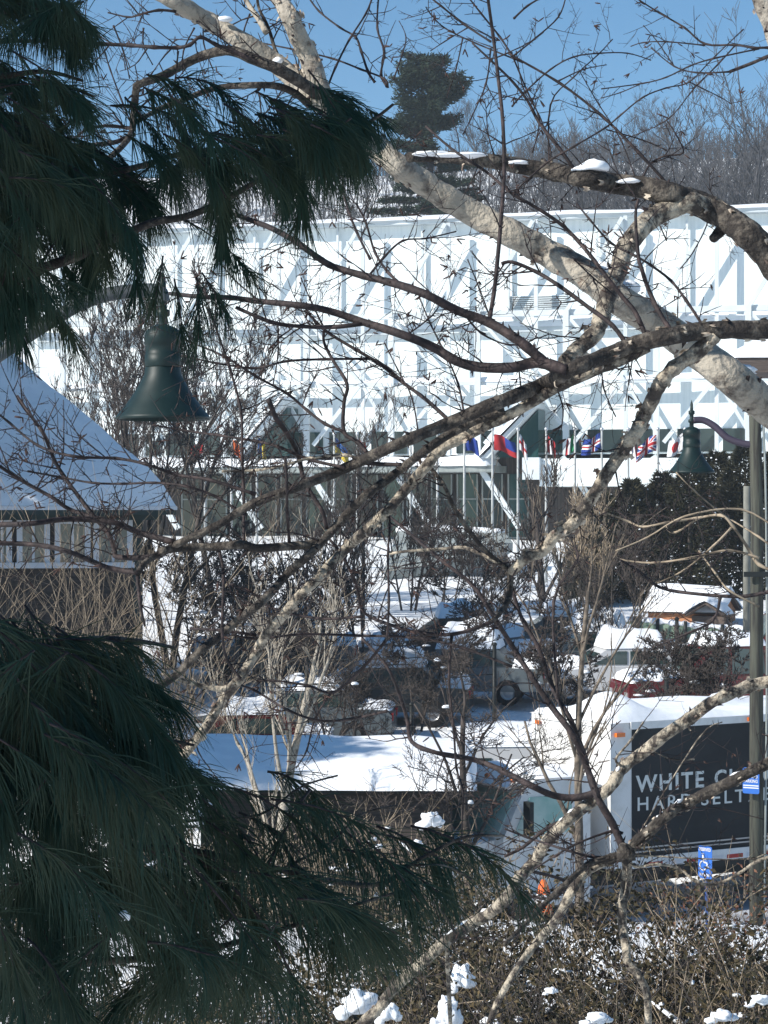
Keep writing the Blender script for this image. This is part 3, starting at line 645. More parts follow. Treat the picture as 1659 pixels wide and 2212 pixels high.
# ------------------------------------------------------------------ cars
def car(label, cat, p, yaw, body, Lg=4.5, W=1.8, H=1.5, kind='car', snow=.25, group='cars parked in the snowy lot', hood=1.0, zoff=0):
    gr = gz(p[0], p[1]) + zoff
    t = thing({'car':'parked_car','pickup':'pickup_truck','van':'parked_van'}[kind], label, cat, (p[0], p[1], gr), group)
    M = Matrix.Translation((p[0], p[1], gr)) @ Matrix.Rotation(yaw, 4, 'Z')
    h = Lg/2
    if kind == 'car':
        low = [(-h,.35),(-h,.78),(-h+.12,.9),(-h+.9,.93),(h-1.4,.92),(h-.3,.78),(h,.62),(h,.35)]; gh = [(-h+.55,.92),(-h+1.1,H-.04),(-h+1.5,H),(h-2.05,H),(h-1.85,H-.03),(h-1.15,.90)]
        wins = [[(-h+.95,.97),(-h+1.25,H-.12),(-h+2.0,H-.1),(-h+2.0,.97)],[(-h+2.08,.97),(-h+2.08,H-.1),(h-2.1,H-.1),(h-1.45,.97)]]
    elif kind == 'pickup':
        low = [(-h,.5),(-h,1.12),(-h+2.1,1.14),(h-1.5,1.12),(h-.2,1.02),(h,.9),(h,.5)]; gh = [(-h+2.15,1.12),(-h+2.25,H-.04),(-h+2.4,H),(h-2.1,H),(h-1.95,H-.05),(h-1.35,1.10)]
        wins = [[(-h+2.3,1.18),(-h+2.36,H-.1),(-h+3.1,H-.08),(-h+3.1,1.18)],[(-h+3.2,1.18),(-h+3.2,H-.08),(h-2.12,H-.1),(h-1.6,1.18)]]
    else:
        low = [(-h,.4),(-h,1.0),(h-.8,1.0),(h-.1,.9),(h,.8),(h,.4)]; gh = [(-h,1.0),(-h+.05,H-.05),(-h+.15,H),(h-1.7,H),(h-1.5,H-.05),(h-.75,1.0)]
        wins = [[(h-2.3,1.08),(h-2.3,H-.25),(h-1.7,H-.25),(h-1.1,1.08)]]
    b = MB(); b.prism(low, -W/2, W/2, M); 
    bo = b.build('body', body, t, False)
    b = MB(); b.prism(gh, -W/2+.12, W/2-.12, M); b.build('cabin', body, t, False)
    for wp in wins:
        for y0, y1 in ((-W/2+.104,-W/2+.119),(W/2-.119,W/2-.104)):
            b = MB(); b.prism(wp, y0, y1, M); b.build('window', CARGLASS, t, False)
    f1 = gh[-1]; f0 = gh[-3]
    b = MB(); b.prism([(f1[0]-.02,f1[1]+.05),(f0[0]+.25,f0[1]-.12),(f0[0]+.28,f0[1]-.10),(f1[0]+.03,f1[1]+.06)], -W/2+.2, W/2-.2, M); b.build('windscreen', CARGLASS, t, False)
    for y in (-W/2+.1, W/2-.38):
        b = MB(); b.box(h-.02, h+.02, y, y+.28, .62, .76, M); b.build('headlight', ALU, t, False)
        b = MB(); b.box(-h-.02, -h+.02, y, y+.28, .66, .84, M); b.build('taillight', REDL, t, False)
    for x in (h-.85, -h+.85):
        for y in (-W/2+.1, W/2-.1): wheel(t, M @ Vector((x, y, .33 if kind != 'pickup' else .4)), M.to_3x3() @ Vector((0,1,0)), .33 if kind != 'pickup' else .4, .22)
    if snow:
        b = MB()
        def pad_(x0, x1, z0, z1, hh, ww):
            b.pad(lambda u, v: M @ Vector((x0+(x1-x0)*u, -ww/2+ww*v, z0+(z1-z0)*u - .02 + hh*math.sqrt(max(0,min(1,min(u,1-u)*7,min(v,1-v)*6)))*(1+.4*noise.noise(Vector((u*3,v*3,p[0])))))), 16, 10)
        pad_(gh[1][0]-.05, gh[-2][0]+.08, H, H-.02, snow, W-.2)
        pad_(gh[-1][0]-.15, h-.05, gh[-1][1]+.02, low[-3][1]-.02, snow*.7*hood, W-.05)
        if kind == 'pickup': pad_(-h+.02, -h+2.1, 1.12, 1.12, snow*2.0, W-.1)
        elif kind == 'car': pad_(-h+.02, gh[0][0]+.2, .9, .94, snow*.6, W-.1)
        b.build('snow_cover', SNOW, t, True)
    return t
def at(X, d): return (P(X,0,d).x, d)
car('dark red pickup truck with teal windows and heaped snow in its bed', 'pickup truck', at(1585,52), rad(188), CARRED, 5.6, 1.95, 1.85, 'pickup', .28)
car('bright red van partly cut off by the right edge behind the utility pole', 'van', at(1745,56), rad(185), CARRED, 4.8, 1.9, 2.0, 'van', .2)
car('grey car with a rounded snow cap parked behind the birch trunk, above the shed', 'car', at(640,49), rad(176), CARGREY, 4.4, 1.8, 1.35, 'car', .22)
car('red car end showing beside the pale birch trunk', 'car', at(505,46.5), rad(186), CARRED, 4.2, 1.75, 1.4, 'car', .3)
car('white car buried in snow below the hedge, left of the red pickup', 'car', at(1330,55), rad(186), CARWHITE, 4.4, 1.8, 1.4, 'car', .42)
car('dark car under heavy snow between the concrete block and the twiggy tree', 'car', at(985,54), rad(172), CARGREY, 4.4, 1.8, 1.4, 'car', .6)
car('snow capped grey car farthest up the lot, below the hedge stems', 'car', at(1200,60), rad(180), CARGREY, 4.3, 1.8, 1.45, 'car', .42)
car('dark blue car nosing out between shed and truck cab', 'car', (P(985,0,41).x+.2, 41.5), rad(205), CARBLUE, 4.3, 1.75, 1.42, 'car', .08, hood=0)
car('pale silver car under a thick snow slab in the back row, before the concrete blocks', 'car', at(590,58), rad(178), CARGREY, 4.4, 1.8, 1.4, 'car', .45)
car('dark hatchback under snow in the back row right of the tan concrete block', 'car', at(960,60.5), rad(183), CARDARK, 4.0, 1.75, 1.5, 'car', .4)
car('black snow capped car in the middle row, left of the twiggy apple tree', 'car', at(820,51.5), rad(175), CARDARK, 4.3, 1.8, 1.4, 'car', .4)
car('small grey car under a snow mound between hedge stems and the white car', 'car', at(1262,57), rad(187), CARGREY, 4.1, 1.75, 1.45, 'car', .5)
v = car('white van with a lime green stripe behind the truck cab', 'van', (P(1065,0,43.5).x, 43.5), rad(182), CARWHITE, 4.8, 1.9, 1.75, 'van', .3, zoff=.3)
Mv = Matrix.Translation((P(1065,0,43.5).x, 43.5, gz(P(1065,0,43.5).x, 43.5)+.3)) @ Matrix.Rotation(rad(182),4,'Z')
b = MB(); b.box(-2.35, 1.6, .951, .956, .62, .78, Mv); b.build('stripe', LIME, v, False)
# ------------------------------------------------------------------ foreground trees traced as limbs with their own depth and girth
def crooked(pts, amp):
    return [p + Vector((U(-1,1),U(-1,1),U(-1,1)))*amp for p in pts]
class FTree:
    def __init__(s, label, d0, root, cat='tree', name='birch_tree'):
        s.d0 = d0; s.nodes = []; s.tm = 2.0 if 'dark gnarled' in label else 1.5; s.tw = MB(); s.ck = s.tw; s.bud = s.tw
        b = Vector((root[0], root[1], gz(*root)-.3)); s.t = thing(name, label, cat, tuple(b)); s.base = b
    def depth_at(s, X, Y):
        best = None
        for (x, y, d, w) in s.nodes:
            q = (x-X)**2 + (y-Y)**2
            if best is None or q < best[0]: best = (q, d)
        return best[1] if best and best[0] < 60**2 else s.d0
    def limb(s, pl, w0, w1, m=None, part=None, dz=0.0, twigs=0, tl=120, rough=.12, per=4, side=0, snow=0, free=False):
        d = s.d0 if free else s.depth_at(*pl[0]); n = len(pl)
        L_ = [0]
        for a, c in zip(pl, pl[1:]): L_.append(L_[-1] + math.hypot(a[0]-c[0], a[1]-c[1]))
        pts = []; rs = []
        for i, (X, Y) in enumerate(pl):
            t = L_[i]/L_[-1]; dd = d + dz*t + (.06*noise.noise(Vector((X*.01, Y*.01, w0)))*d*.5*min(1, t*3))
            pts.append(P(X, Y, dd)); w = w0 + (w1-w0)*t; rs.append(w/2/F*dd); s.nodes.append((X, Y, dd, w))
        pp, rr = smooth_line(pts, rs, per)
        if w0 > 8:
            rr = [r*(1+rough*noise.noise(Vector((i*.55, w0, pl[0][0])))*1.5) for i, r in enumerate(rr)]
        else:
            rr = [r*(1.25 if i % per == 0 else .95) for i, r in enumerate(rr)]
        # knots
        big = w0 >= 13
        if big or part:
            b = MB(); b.tube(pp, rr, 14 if w0 > 30 else 9); b.build(part or 'limb', m or TWIG, s.t)
        else: s.tw.use(m or TWIG).tube(pp, rr, 6 if w0 > 5 else 4)
        # short spurs (buds) along thin branches
        k = int(L_[-1]/26) if w0 < 26 else int(L_[-1]/60)
        for _ in range(k):
            i = random.randrange(1, len(pp)-1); tg = (pp[i+1]-pp[i-1]).normalized()
            q = Vector((U(-1,1),U(-.6,.6),U(-1,1))); q = (q - tg*q.dot(tg)*.6).normalized()
            ln_ = rr[i] + U(5, 13)/F*d
            s.tw.use(TWIG).tube([pp[i], pp[i]+q*ln_*.6+tg*ln_*.2, pp[i]+q*ln_+tg*ln_*.5], [max(.0014, rr[i]*.3), max(.0012, rr[i]*.26), .0006], 4)
        for _ in range(int(twigs*s.tm)):
            i = random.randrange(len(pp)//5, len(pp)-1); tg = (pp[i+1]-pp[i-1]).normalized()
            s.twig(pp[i], tg, U(.45,1.45)*tl/F*d, max(.0013, min(rr[i]*.45, U(2.2,3.6)/2/F*d)), 2, side)
        if snow:
            b = MB()
            for _ in range(snow):
                i = random.randrange(2, len(pp)-2); b.tube([pp[i-1]+Vector((0,0,rr[i]*.9)), pp[i]+Vector((0,0,rr[i]*.95)), pp[i+1]+Vector((0,0,rr[i]*.9))], [rr[i]*.15, rr[i]*U(.3,.5), rr[i]*.15], 7)
            b.build('snow_clumps', SNOW, s.t)
        return pp, rr
    def twig(s, p, tg, ln_, r, lev, side=0):
        q = Vector((U(-1,1), U(-.7,.7), U(-1,1)+side))
        q = q - tg*q.dot(tg); q.normalize()
        d = (tg*U(.5,1.1) + q).normalized(); n = max(4, int(ln_/.035)); st = ln_/n; pts = [p.copy()]; cur = d.copy()
        bend = Vector((U(-.12,.12), U(-.08,.08), U(-.05,.13)))
        for i in range(n):
            cur = (cur + bend*.6 + Vector((U(-1,1),U(-1,1),U(-1,1)))*.13).normalized(); pts.append(pts[-1]+cur*st)
        rs = [r*(1-.6*i/n)*(1.3 if i % 2 else .95) for i in range(n+1)]
        s.tw.use(TWIG).tube(pts, rs, 4)
        for i in range(1, n+1):
            if R() < .45:
                q = Vector((U(-1,1),U(-1,1),U(-1,1))).normalized(); l2 = U(.004,.010)
                s.tw.use(TWIG).tube([pts[i], pts[i]+(q*.6+cur).normalized()*l2], [r*.8, r*.3], 3)
        if R() < .10:
            for _ in range(random.choice((1,2,3))):
                q = (cur*.7 + Vector((U(-1,1),U(-1,1),U(-1,.2)))*.8).normalized(); l2 = U(.022,.034)
                s.tw.use(CATKIN).tube([pts[-1], pts[-1]+q*l2*.5, pts[-1]+q*l2], [.0022,.0030,.0016], 5)
        if lev:
            for _ in range(random.choice((1,2,2,3))):
                i = random.randrange(1, n); s.twig(pts[i], (pts[i+1]-pts[i]).normalized(), ln_*U(.3,.6), r*.7, lev-1, side)
    def done(s):
        if s.tw.v: s.tw.build('crown', TWIG, s.t)
    def peel(s, pp, rr, n, size=1.0):
        b = s.tw.use(PEEL)
        for _ in range(n):
            i = random.randrange(2, len(pp)-2); tg = (pp[i+1]-pp[i-1]).normalized(); a = U(0, 6.28)
            x = tg.cross(Vector((0,1,0))).normalized(); y = tg.cross(x); o = pp[i]+(x*math.cos(a)+y*math.sin(a))*rr[i]*.98
            nrm = (x*math.cos(a)+y*math.sin(a)); sidev = nrm.cross(tg); wd = U(.01,.035)*size; hg = U(.01,.035)*size; curl = U(1.2,3.5); vs = []
            for k in range(6):
                u = k/5; an = curl*u
                for e in (-1, 1):
                    vs.append(o + tg*(e*wd*(.5-.25*u)+wd*.2*math.sin(k*2.1)) + nrm*(math.sin(an)/curl*hg) + sidev*((1-math.cos(an))/curl*hg) + nrm*.001)
            b.add(vs, [(2*k, 2*k+1, 2*k+3, 2*k+2) for k in range(5)])
# --- tree A : pale birch
A = FTree('leaning pale birch trunk with peeling bark crossing from upper left to right', 9.0, (2.6, 9.0))
pa = [(1945,1500),(1905,1160),(1840,1010),(1760,945),(1659,880),(1580,815),(1500,755),(1420,698),(1340,650),(1260,590),(1180,545),(1110,507),(1030,465),(960,425),(890,378),(850,350),(780,290),(705,230),(640,175),(590,132),(520,87),(450,45),(380,5),(320,-30),(250,-70),(120,-160),(0,-300),(-60,-500)]
b0 = A.base; A.nodes.append((1945,1500,9,110))
bb = MB(); bb.tube([b0, b0+Vector((-.1,0,3.2)), P(1970,1900,9), P(1945,1500,9)], [.16,.14,.12,.108], 14); bb.build('trunk', BIRCH, A.t)
pp, rr = A.limb(pa, 96, 18, BIRCH, 'trunk', 0, 10, 130, .10, 5); A.peel(pp[12:], rr[12:], 90, 1.1)
sb_ = MB()
for X, Y, w_, h_ in ((1305,588,34,22),(1350,628,30,24),(1385,668,26,18),(600,132,12,8),(1475,735,30,16),(1590,800,40,16),(487,42,16,7)):
    sb_.blob(P(X,Y,8.98), w_/F*9, w_/F*6, h_/F*9, X, .35, 8, 12, -.5)
sb_.build('snow_clumps', SNOW, A.t)
pp, rr = A.limb([(705,232),(688,190),(668,125),(645,80),(625,35),(600,-10),(575,-50),(540,-200),(520,-420)], 50, 14, BIRCH, 'trunk', .2, 4, 120, .12, 5); A.peel(pp, rr, 40)
A.limb([(745,238),(693,207),(653,180),(603,150),(553,130),(510,112),(480,110),(440,120),(400,138),(350,165),(300,183),(293,200),(290,235),(284,285),(262,318),(225,350)], 30, 12, DARKB, None, -.3, 5, 120)
A.limb([(670,229),(640,203),(603,187),(553,184),(467,190),(393,217),(350,233),(297,262)], 17, 10, DARKB, None, -.3, 3)
A.limb([(590,150),(500,108),(467,97),(433,80),(410,97),(383,103),(333,102),(283,98),(220,95),(133,90),(0,88),(-60,86)], 8, 9, TWIG, 'limb', -.2, 9, 130)
A.limb([(380,25),(343,22),(300,32),(277,37),(233,27)], 7, 3, TWIG, None, 0, 4)
A.limb([(290,290),(250,307),(200,313),(133,318),(80,322),(-30,318)], 11, 8, TWIG, 'limb', -.1, 5)
A.limb([(285,278),(267,275),(227,272),(187,280),(160,300)], 9, 5, TWIG, None, 0, 3)
A.limb([(575,70),(558,40),(540,15),(520,-20)], 14, 10, BIRCH, 'limb', .2, 1)
A.limb([(640,172),(600,120),(580,60),(560,20),(555,-10)], 9, 6, DARKB, None, .1, 2)
A.limb([(836,187),(823,160),(830,112),(815,60),(818,-10)], 6, 4, TWIG, None, .4, 1)
A.limb([(838,190),(830,170),(780,150),(720,127),(640,108),(560,92)], 5, 4, TWIG, None, .3, 0)
A.limb([(705,195),(725,145),(755,85),(790,30),(806,-10)], 5, 4, TWIG, None, .5, 2)
A.limb([(810,178),(795,155),(780,110),(768,80),(735,60),(690,25),(665,-8)], 6, 4, TWIG, None, .4, 3)
A.limb([(850,172),(868,120),(877,80),(862,45)], 4, 2, TWIG, None, .3, 1)
A.limb([(290,283),(262,215),(238,150),(225,110)], 4, 3, TWIG, None, .2, 2)
A.limb([(300,235),(345,195),(370,180),(412,172)], 5, 3, TWIG, None, .2, 3)
A.limb([(520,305),(560,260),(600,210),(625,160)], 4, 3, TWIG, None, .2, 2)
for (X, Y, X2, Y2) in ((245,55,280,170),(310,60,330,140),(385,110,365,250),(440,40,460,150),(560,200,575,320),(620,230,690,150),(540,30,530,110),(420,60,395,160),(155,95,150,150),(115,90,110,130)):
    A.limb([(X,Y),((X+X2)/2+U(-12,12),(Y+Y2)/2),(X2,Y2)], 4, 2.5, TWIG, None, .1, 2, 90)
A.done()
# --- tree B : mottled limb arching in from the right
B = FTree('mottled dark limb arching in from the right edge with a snow lump on it', 8.4, (2.35, 8.4))
bb = MB(); bb.tube([B.base, B.base+Vector((-.05,0,3)), P(1990,1500,8.4), P(1880,900,8.4), P(1760,690,8.4)], [.13,.115,.10,.085,.07], 12); bb.build('trunk', DARKB, B.t); B.nodes.append((1760,690,8.4,74))
pp, rr = B.limb([(1760,690),(1710,620),(1659,552),(1620,510),(1570,472),(1510,440),(1450,420),(1390,405),(1330,397),(1270,387),(1200,372),(1120,358),(1060,348),(1000,342),(940,338),(885,340)], 74, 22, DARKB, None, .2, 6, 110, .14, 5); B.peel(pp, rr, 36)
pp, rr = B.limb([(1530,450),(1490,438),(1456,447),(1406,473),(1373,507),(1346,547),(1338,580),(1319,620),(1309,653),(1299,686),(1286,720),(1249,753),(1220,783)], 48, 34, PALE, None, -.7, 3, 110, .14, 5); B.peel(pp, rr, 26)
B.limb([(1575,478),(1555,500),(1540,516)], 30, 20, DARKB, None, -.05)
sb_ = MB()
for X, Y, w_, h_ in ((1283,362,30,16),(1250,366,16,7),(1000,336,60,6),(930,332,40,6),(1120,351,24,5),(1360,392,26,6),(1430,410,20,6)): sb_.blob(P(X,Y,8.45), w_/F*8.4, w_/F*5, h_/F*8.4, X, .4, 8, 12, -.4)
sb_.build('snow_clumps', SNOW, B.t)
for pl, w0, w1, tw in (([(1186,368),(1189,227),(1239,167),(1293,117),(1323,85)],4,2.5,2), ([(1250,380),(1206,317),(1166,267),(1139,217),(1106,175),(1063,133),(1020,93)],9,4,4), ([(1106,420),(1179,353),(1239,317),(1306,277),(1339,250),(1389,210),(1439,190),(1489,177),(1539,127),(1606,63)],4.5,2.5,3),
       ([(1106,230),(1133,200),(1189,150),(1239,123),(1296,115),(1356,115),(1406,130)],4,2.5,2), ([(1389,382),(1406,353),(1436,337),(1476,330),(1460,290),(1440,260)],5,3,2), ([(1060,90),(1003,53),(953,13),(926,-8)],5,4,2), ([(1175,372),(1190,330),(1165,250),(1130,190),(1115,110)],4,2.5,2),
       ([(1379,402),(1340,300),(1290,220),(1250,150)],3.5,2,2), ([(1489,177),(1556,210),(1580,225)],3,2,1), ([(1310,280),(1390,303),(1440,325)],3,3,1), ([(1400,470),(1440,440),(1480,380)],3,2,1), ([(1406,407),(1415,460),(1440,520)],5,3,3), ([(1499,430),(1530,470),(1500,540),(1470,580)],4,2.5,3)):
    B.limb(pl, w0, w1, TWIG, None, .1, tw, 90)
for pl, w0, w1, tw in (([(1455,412),(1380,330),(1300,250),(1210,180),(1106,120),(1106,115)],7,5,1), ([(1110,120),(1156,83),(1206,37),(1223,-8)],4,3,3), ([(1110,40),(1139,13),(1169,-5)],5,4,1), ([(1106,120),(1080,80),(1040,30),(1010,-8)],5,3.5,2), ([(1130,135),(1020,90),(960,60),(930,30),(920,15)],4,2.5,3), ([(1106,118),(1140,200),(1165,260),(1150,330)],4,3,3), ([(1060,105),(1050,180),(1020,250),(1000,290)],4,2.5,3), ([(1000,80),(985,150),(965,210)],3.5,2,3), ([(1206,175),(1260,150),(1310,140)],3.5,2,2), ([(1010,60),(960,90),(930,110)],3,2,2)):
    B.limb(pl, w0, w1, TWIG, None, .1, tw, 90)
B.done()
# --- tree C : the big diagonal limbs
Cc = FTree('dark gnarled limbs forking from the right edge towards the lower left', 7.5, (2.0, 7.5))
bb = MB(); bb.tube([Cc.base, Cc.base+Vector((-.03,0,3.2)), P(1930,1400,7.5), P(1860,900,7.5), P(1745,690,7.5)], [.13,.11,.09,.06,.038], 12); bb.build('trunk', DARKB, Cc.t); Cc.nodes.append((1740,685,7.5,48))
pp, rr = Cc.limb([(1745,690),(1659,712),(1580,712),(1506,716),(1440,728),(1373,743),(1306,770),(1239,796),(1173,830),(1106,858),(1053,878),(970,914),(903,941),(836,970),(786,993),(720,1022),(636,1054),(553,1085),(513,1108),(467,1136),(393,1170),(350,1192),(313,1216),(297,1240)], 44, 13, DARKB, None, -.2, 6, 110, .13, 5, snow=0); Cc.peel(pp[:40], rr[:40], 30)
pp, rr = Cc.limb([(1400,748),(1340,778),(1270,806),(1200,838),(1106,893),(1053,917),(1003,943),(953,970),(920,1008),(886,1046),(840,1100),(793,1143),(753,1180),(720,1213),(686,1250),(646,1288),(606,1336),(573,1373),(553,1408),(520,1462),(477,1518),(433,1588),(380,1650)], 26, 20, PALE, None, .3, 6, 120, .15, 5); Cc.peel(pp[20:], rr[20:], 60, .8)
Cc.limb([(1090,888),(1036,905),(970,938),(920,972),(870,1010),(836,1036),(786,1073),(753,1106),(720,1143),(696,1170),(663,1203),(620,1240),(586,1280),(553,1310),(513,1340),(480,1370),(433,1405),(383,1456),(320,1500)], 20, 17, DARKB, None, -.2, 6, 120)
Cc.limb([(690,1174),(620,1180),(553,1184),(520,1176),(467,1181),(383,1184),(350,1190)], 20, 18, DARKB, None, -.05, 3)
Cc.limb([(507,1472),(483,1488),(433,1481),(383,1466),(350,1455)], 14, 8, PALE, None, -.1, 1)
Cc.limb([(375,1171),(300,1150),(250,1130),(187,1122),(133,1122),(67,1131),(0,1133),(-70,1134)], 14, 11, TWIG, 'limb', -.1, 6, 110)
Cc.limb([(299,1238),(233,1226),(160,1196),(100,1180),(33,1174),(-70,1174)], 12, 10, TWIG, 'limb', -.1, 4, 110)
Cc.limb([(350,1198),(317,1204),(253,1203),(247,1186),(233,1150),(200,1112),(143,1036),(117,993),(93,936),(63,893),(37,855)], 13, 6, TWIG, 'limb', .2, 8, 130)
Cc.limb([(205,1118),(150,1100),(110,1073),(43,1036),(-40,980)], 9, 7, TWIG, None, .1, 5)
Cc.limb([(553,1068),(450,1036),(383,1026),(317,1003),(250,990),(160,986),(83,963),(20,913),(-20,880)], 8, 5, TWIG, None, .2, 10, 130)
Cc.limb([(513,1103),(467,1073),(400,1050),(333,1043),(267,1045),(200,1043),(127,1030),(60,1018)], 6, 4, TWIG, None, .2, 8, 110)
Cc.limb([(793,978),(770,953),(743,933),(743,870),(750,830),(720,780),(700,740),(700,713)], 10, 6, TWIG, None, .2, 4)
Cc.limb([(742,932),(703,916),(663,886),(620,850),(553,813),(480,768),(400,735)], 7, 4, TWIG, None, .3, 6)
Cc.limb([(786,995),(743,983),(670,990),(620,1003),(553,1016),(480,1018)], 7, 5, PALE, None, .1, 2)
Cc.limb([(745,1010),(670,993),(603,966),(553,953),(470,940),(400,930),(330,918)], 8, 4, TWIG, None, .3, 6)
Cc.limb([(786,1000),(830,1003),(866,1003)], 10, 8, TWIG, None, -.1)
Cc.limb([(705,1142),(697,1106),(670,1063),(656,1036),(643,980),(620,936),(596,903),(580,863)], 9, 12, TWIG, 'limb', -.2, 1)
Cc.limb([(625,1172),(620,1106),(620,1053),(616,990)], 7, 6, TWIG, None, -.2, 1)
Cc.limb([(527,1180),(526,1053),(523,986),(520,886),(493,786),(450,663)], 7, 5, TWIG, None, .3, 4)
Cc.limb([(473,1190),(483,1240),(480,1360),(490,1423),(520,1466)], 7, 6, TWIG, None, -.2, 2)
Cc.limb([(297,1246),(303,1306),(313,1353)], 9, 5, TWIG, None, -.1, 1)
# left-going limbs of the junction
Cc.limb([(1225,800),(1180,786),(1149,784),(1106,794),(1036,793),(986,780),(936,750),(870,723),(786,696),(713,672),(653,660),(553,650),(500,643),(433,641),(367,634)], 26, 9, TWIG, 'limb', .3, 7, 120)
Cc.limb([(1195,795),(1173,780),(1139,750),(1106,726),(1053,695),(986,670),(920,636),(853,613),(786,596),(720,576),(686,556),(636,520),(586,493),(553,480),(510,464)], 24, 11, TWIG, 'limb', .3, 8, 120)
Cc.limb([(1056,696),(1066,640),(1073,580),(1083,467),(1089,367),(1086,260),(1076,167),(1066,83),(1053,-10)], 10, 7, TWIG, 'limb', .4, 7, 130)
Cc.limb([(786,699),(726,706),(670,706),(603,700),(553,683),(510,664)], 10, 8, TWIG, None, .1, 3)
Cc.limb([(972,910),(920,863),(870,826),(820,786),(753,746),(700,712),(660,670)], 9, 6, TWIG, None, .3, 5)
Cc.limb([(793,775),(703,776),(620,780),(553,795),(470,785),(393,768)], 6, 4, TWIG, None, .2, 6)
Cc.limb([(1399,735),(1373,676),(1346,643),(1306,593),(1276,553),(1239,510),(1206,480),(1156,447),(1106,418),(1053,373),(1013,347),(970,317),(920,273)], 11, 5, TWIG, 'limb', .3, 6)
Cc.limb([(1356,748),(1323,703),(1266,660),(1206,616),(1156,586),(1106,566),(1083,570)], 11, 8, TWIG, None, .2, 4)
Cc.limb([(1454,722),(1423,673),(1399,620),(1386,580),(1379,553),(1373,467),(1379,430)], 12, 6, TWIG, 'limb', .2, 3)
Cc.limb([(1524,712),(1483,650),(1449,606),(1406,573),(1373,553),(1320,525),(1273,473),(1246,440)], 7, 4, TWIG, None, .2, 4)
Cc.limb([(1003,900),(990,830),(960,760),(930,700),(905,640)], 5, 3, TWIG, None, .3, 6, 130)
Cc.limb([(905,945),(890,860),(860,800),(830,740)], 4, 2.5, TWIG, None, .3, 5, 130)
Cc.limb([(1000,615+60),(1040,720),(1100,745),(1150,735),(1160,720)], 5, 3, TWIG, None, .2, 3)
Cc.limb([(880,625),(840,590),(810,545),(790,480),(770,440)], 7, 4, TWIG, None, .3, 5)
Cc.limb([(795,598),(830,555),(870,520),(920,515),(985,500)], 6, 3, TWIG, None, .2, 4)
Cc.limb([(800,560),(770,500),(745,430),(740,380)], 6, 4, TWIG, None, .2, 2)
for (X, Y, X2, Y2) in ((1060,690,1010,560),(700,708,650,600),(600,700,590,830),(560,650,470,560),(640,520,560,560),(450,640,420,560),(880,723,960,640),(1120,790,1130,900),(1200,830,1210,940),(1300,775,1330,900),(1240,560,1330,640)):
    Cc.limb([(X,Y),((X+X2)/2+U(-14,14),(Y+Y2)/2),(X2,Y2)], 4, 2.5, TWIG, None, .2, 4, 110)
# bright branch dropping from the big limb
pp, rr = Cc.limb([(1545,722),(1506,760),(1456,795),(1426,830),(1406,870),(1389,903),(1373,936),(1346,973),(1313,1020),(1286,1063),(1256,1106),(1233,1136),(1199,1157),(1173,1190),(1139,1204),(1106,1234)], 34, 24, PALE, None, .3, 6, 120, .16, 5); Cc.peel(pp, rr, 70, .9)
Cc.limb([(1103,1236),(1099,1292),(1075,1330),(1050,1350)], 16, 10, DARKB, None, -.1, 2)
Cc.limb([(1106,1230),(1090,1224),(1040,1180),(986,1106),(960,1050),(930,1010)], 11, 9, DARKB, None, -.2, 2)
Cc.limb([(1093,1226),(1053,1203),(1003,1183),(953,1186),(886,1190),(843,1196)], 10, 6, PALE, None, .2, 3)
Cc.limb([(1060,1345),(980,1370),(903,1366),(853,1353),(786,1323),(770,1266),(743,1206),(713,1166)], 9, 6, TWIG, None, .2, 7, 130)
Cc.limb([(976,1373),(970,1473),(980,1573),(986,1659),(1000,1710),(997,1810)], 6, 4, TWIG, None, .1, 5)
Cc.limb([(783,1332),(686,1336),(586,1313),(553,1286),(500,1262)], 6, 5, TWIG, None, .2, 4)
Cc.limb([(836,1380),(786,1440),(720,1496),(663,1480),(586,1470),(553,1473)], 7, 5, TWIG, None, .2, 5)
Cc.limb([(713,1500),(680,1553),(663,1620),(640,1659)], 5, 3, TWIG, None, .1, 4)
Cc.limb([(836,1536),(753,1554),(686,1556),(620,1533),(553,1493),(513,1478)], 6, 5, TWIG, None, .2, 4)
Cc.limb([(1106,1440),(1000,1400),(900,1378),(770,1373),(653,1370),(553,1380),(500,1370)], 6, 5, TWIG, None, .2, 6)
Cc.limb([(553,1372),(480,1362),(413,1358)], 7, 6, TWIG, None, .1)
Cc.limb([(840,1100),(842,1140),(838,1200),(840,1300),(836,1383)], 5, 5, TWIG, None, -.2, 3)
Cc.done()
# --- tree E : white trunk top right
E = FTree('white birch trunk leaning across the top right corner', 10, (2.75, 10))
bb = MB(); bb.tube([E.base, E.base+Vector((.1,0,3)), P(1950,1200,10), P(1830,500,10), P(1740,230,10)], [.13,.12,.10,.075,.06], 12); bb.build('trunk', BIRCH, E.t); E.nodes.append((1740,230,10,55))
pp, rr = E.limb([(1740,230),(1700,130),(1668,50),(1640,-20),(1610,-80),(1570,-300),(1545,-560),(1540,-900)], 54, 14, BIRCH, 'trunk', 0, 0); E.peel(pp, rr, 26, 1.4)
for pl, w0, w1, tw in (([(1690,105),(1659,103),(1626,103),(1589,97),(1523,95),(1479,60),(1423,27),(1373,-5)],6,3,3), ([(1523,98),(1439,90),(1389,92),(1363,100)],3.5,2.5,2), ([(1700,110),(1659,122),(1623,137),(1576,155)],9,7,0), ([(1576,155),(1506,157),(1456,143),(1406,103)],4,2.5,2),
       ([(1640,105),(1539,127),(1489,143),(1439,167),(1389,180),(1299,192)],4,2.5,3), ([(1380,183),(1340,200),(1299,212)],3,2,0), ([(1589,97),(1550,140),(1500,190),(1440,260),(1350,300)],3.5,2,2), ([(1456,143),(1420,90),(1390,55)],3,2,1)):
    E.limb(pl, w0, w1, TWIG, None, .2, tw, 80)
E.done()
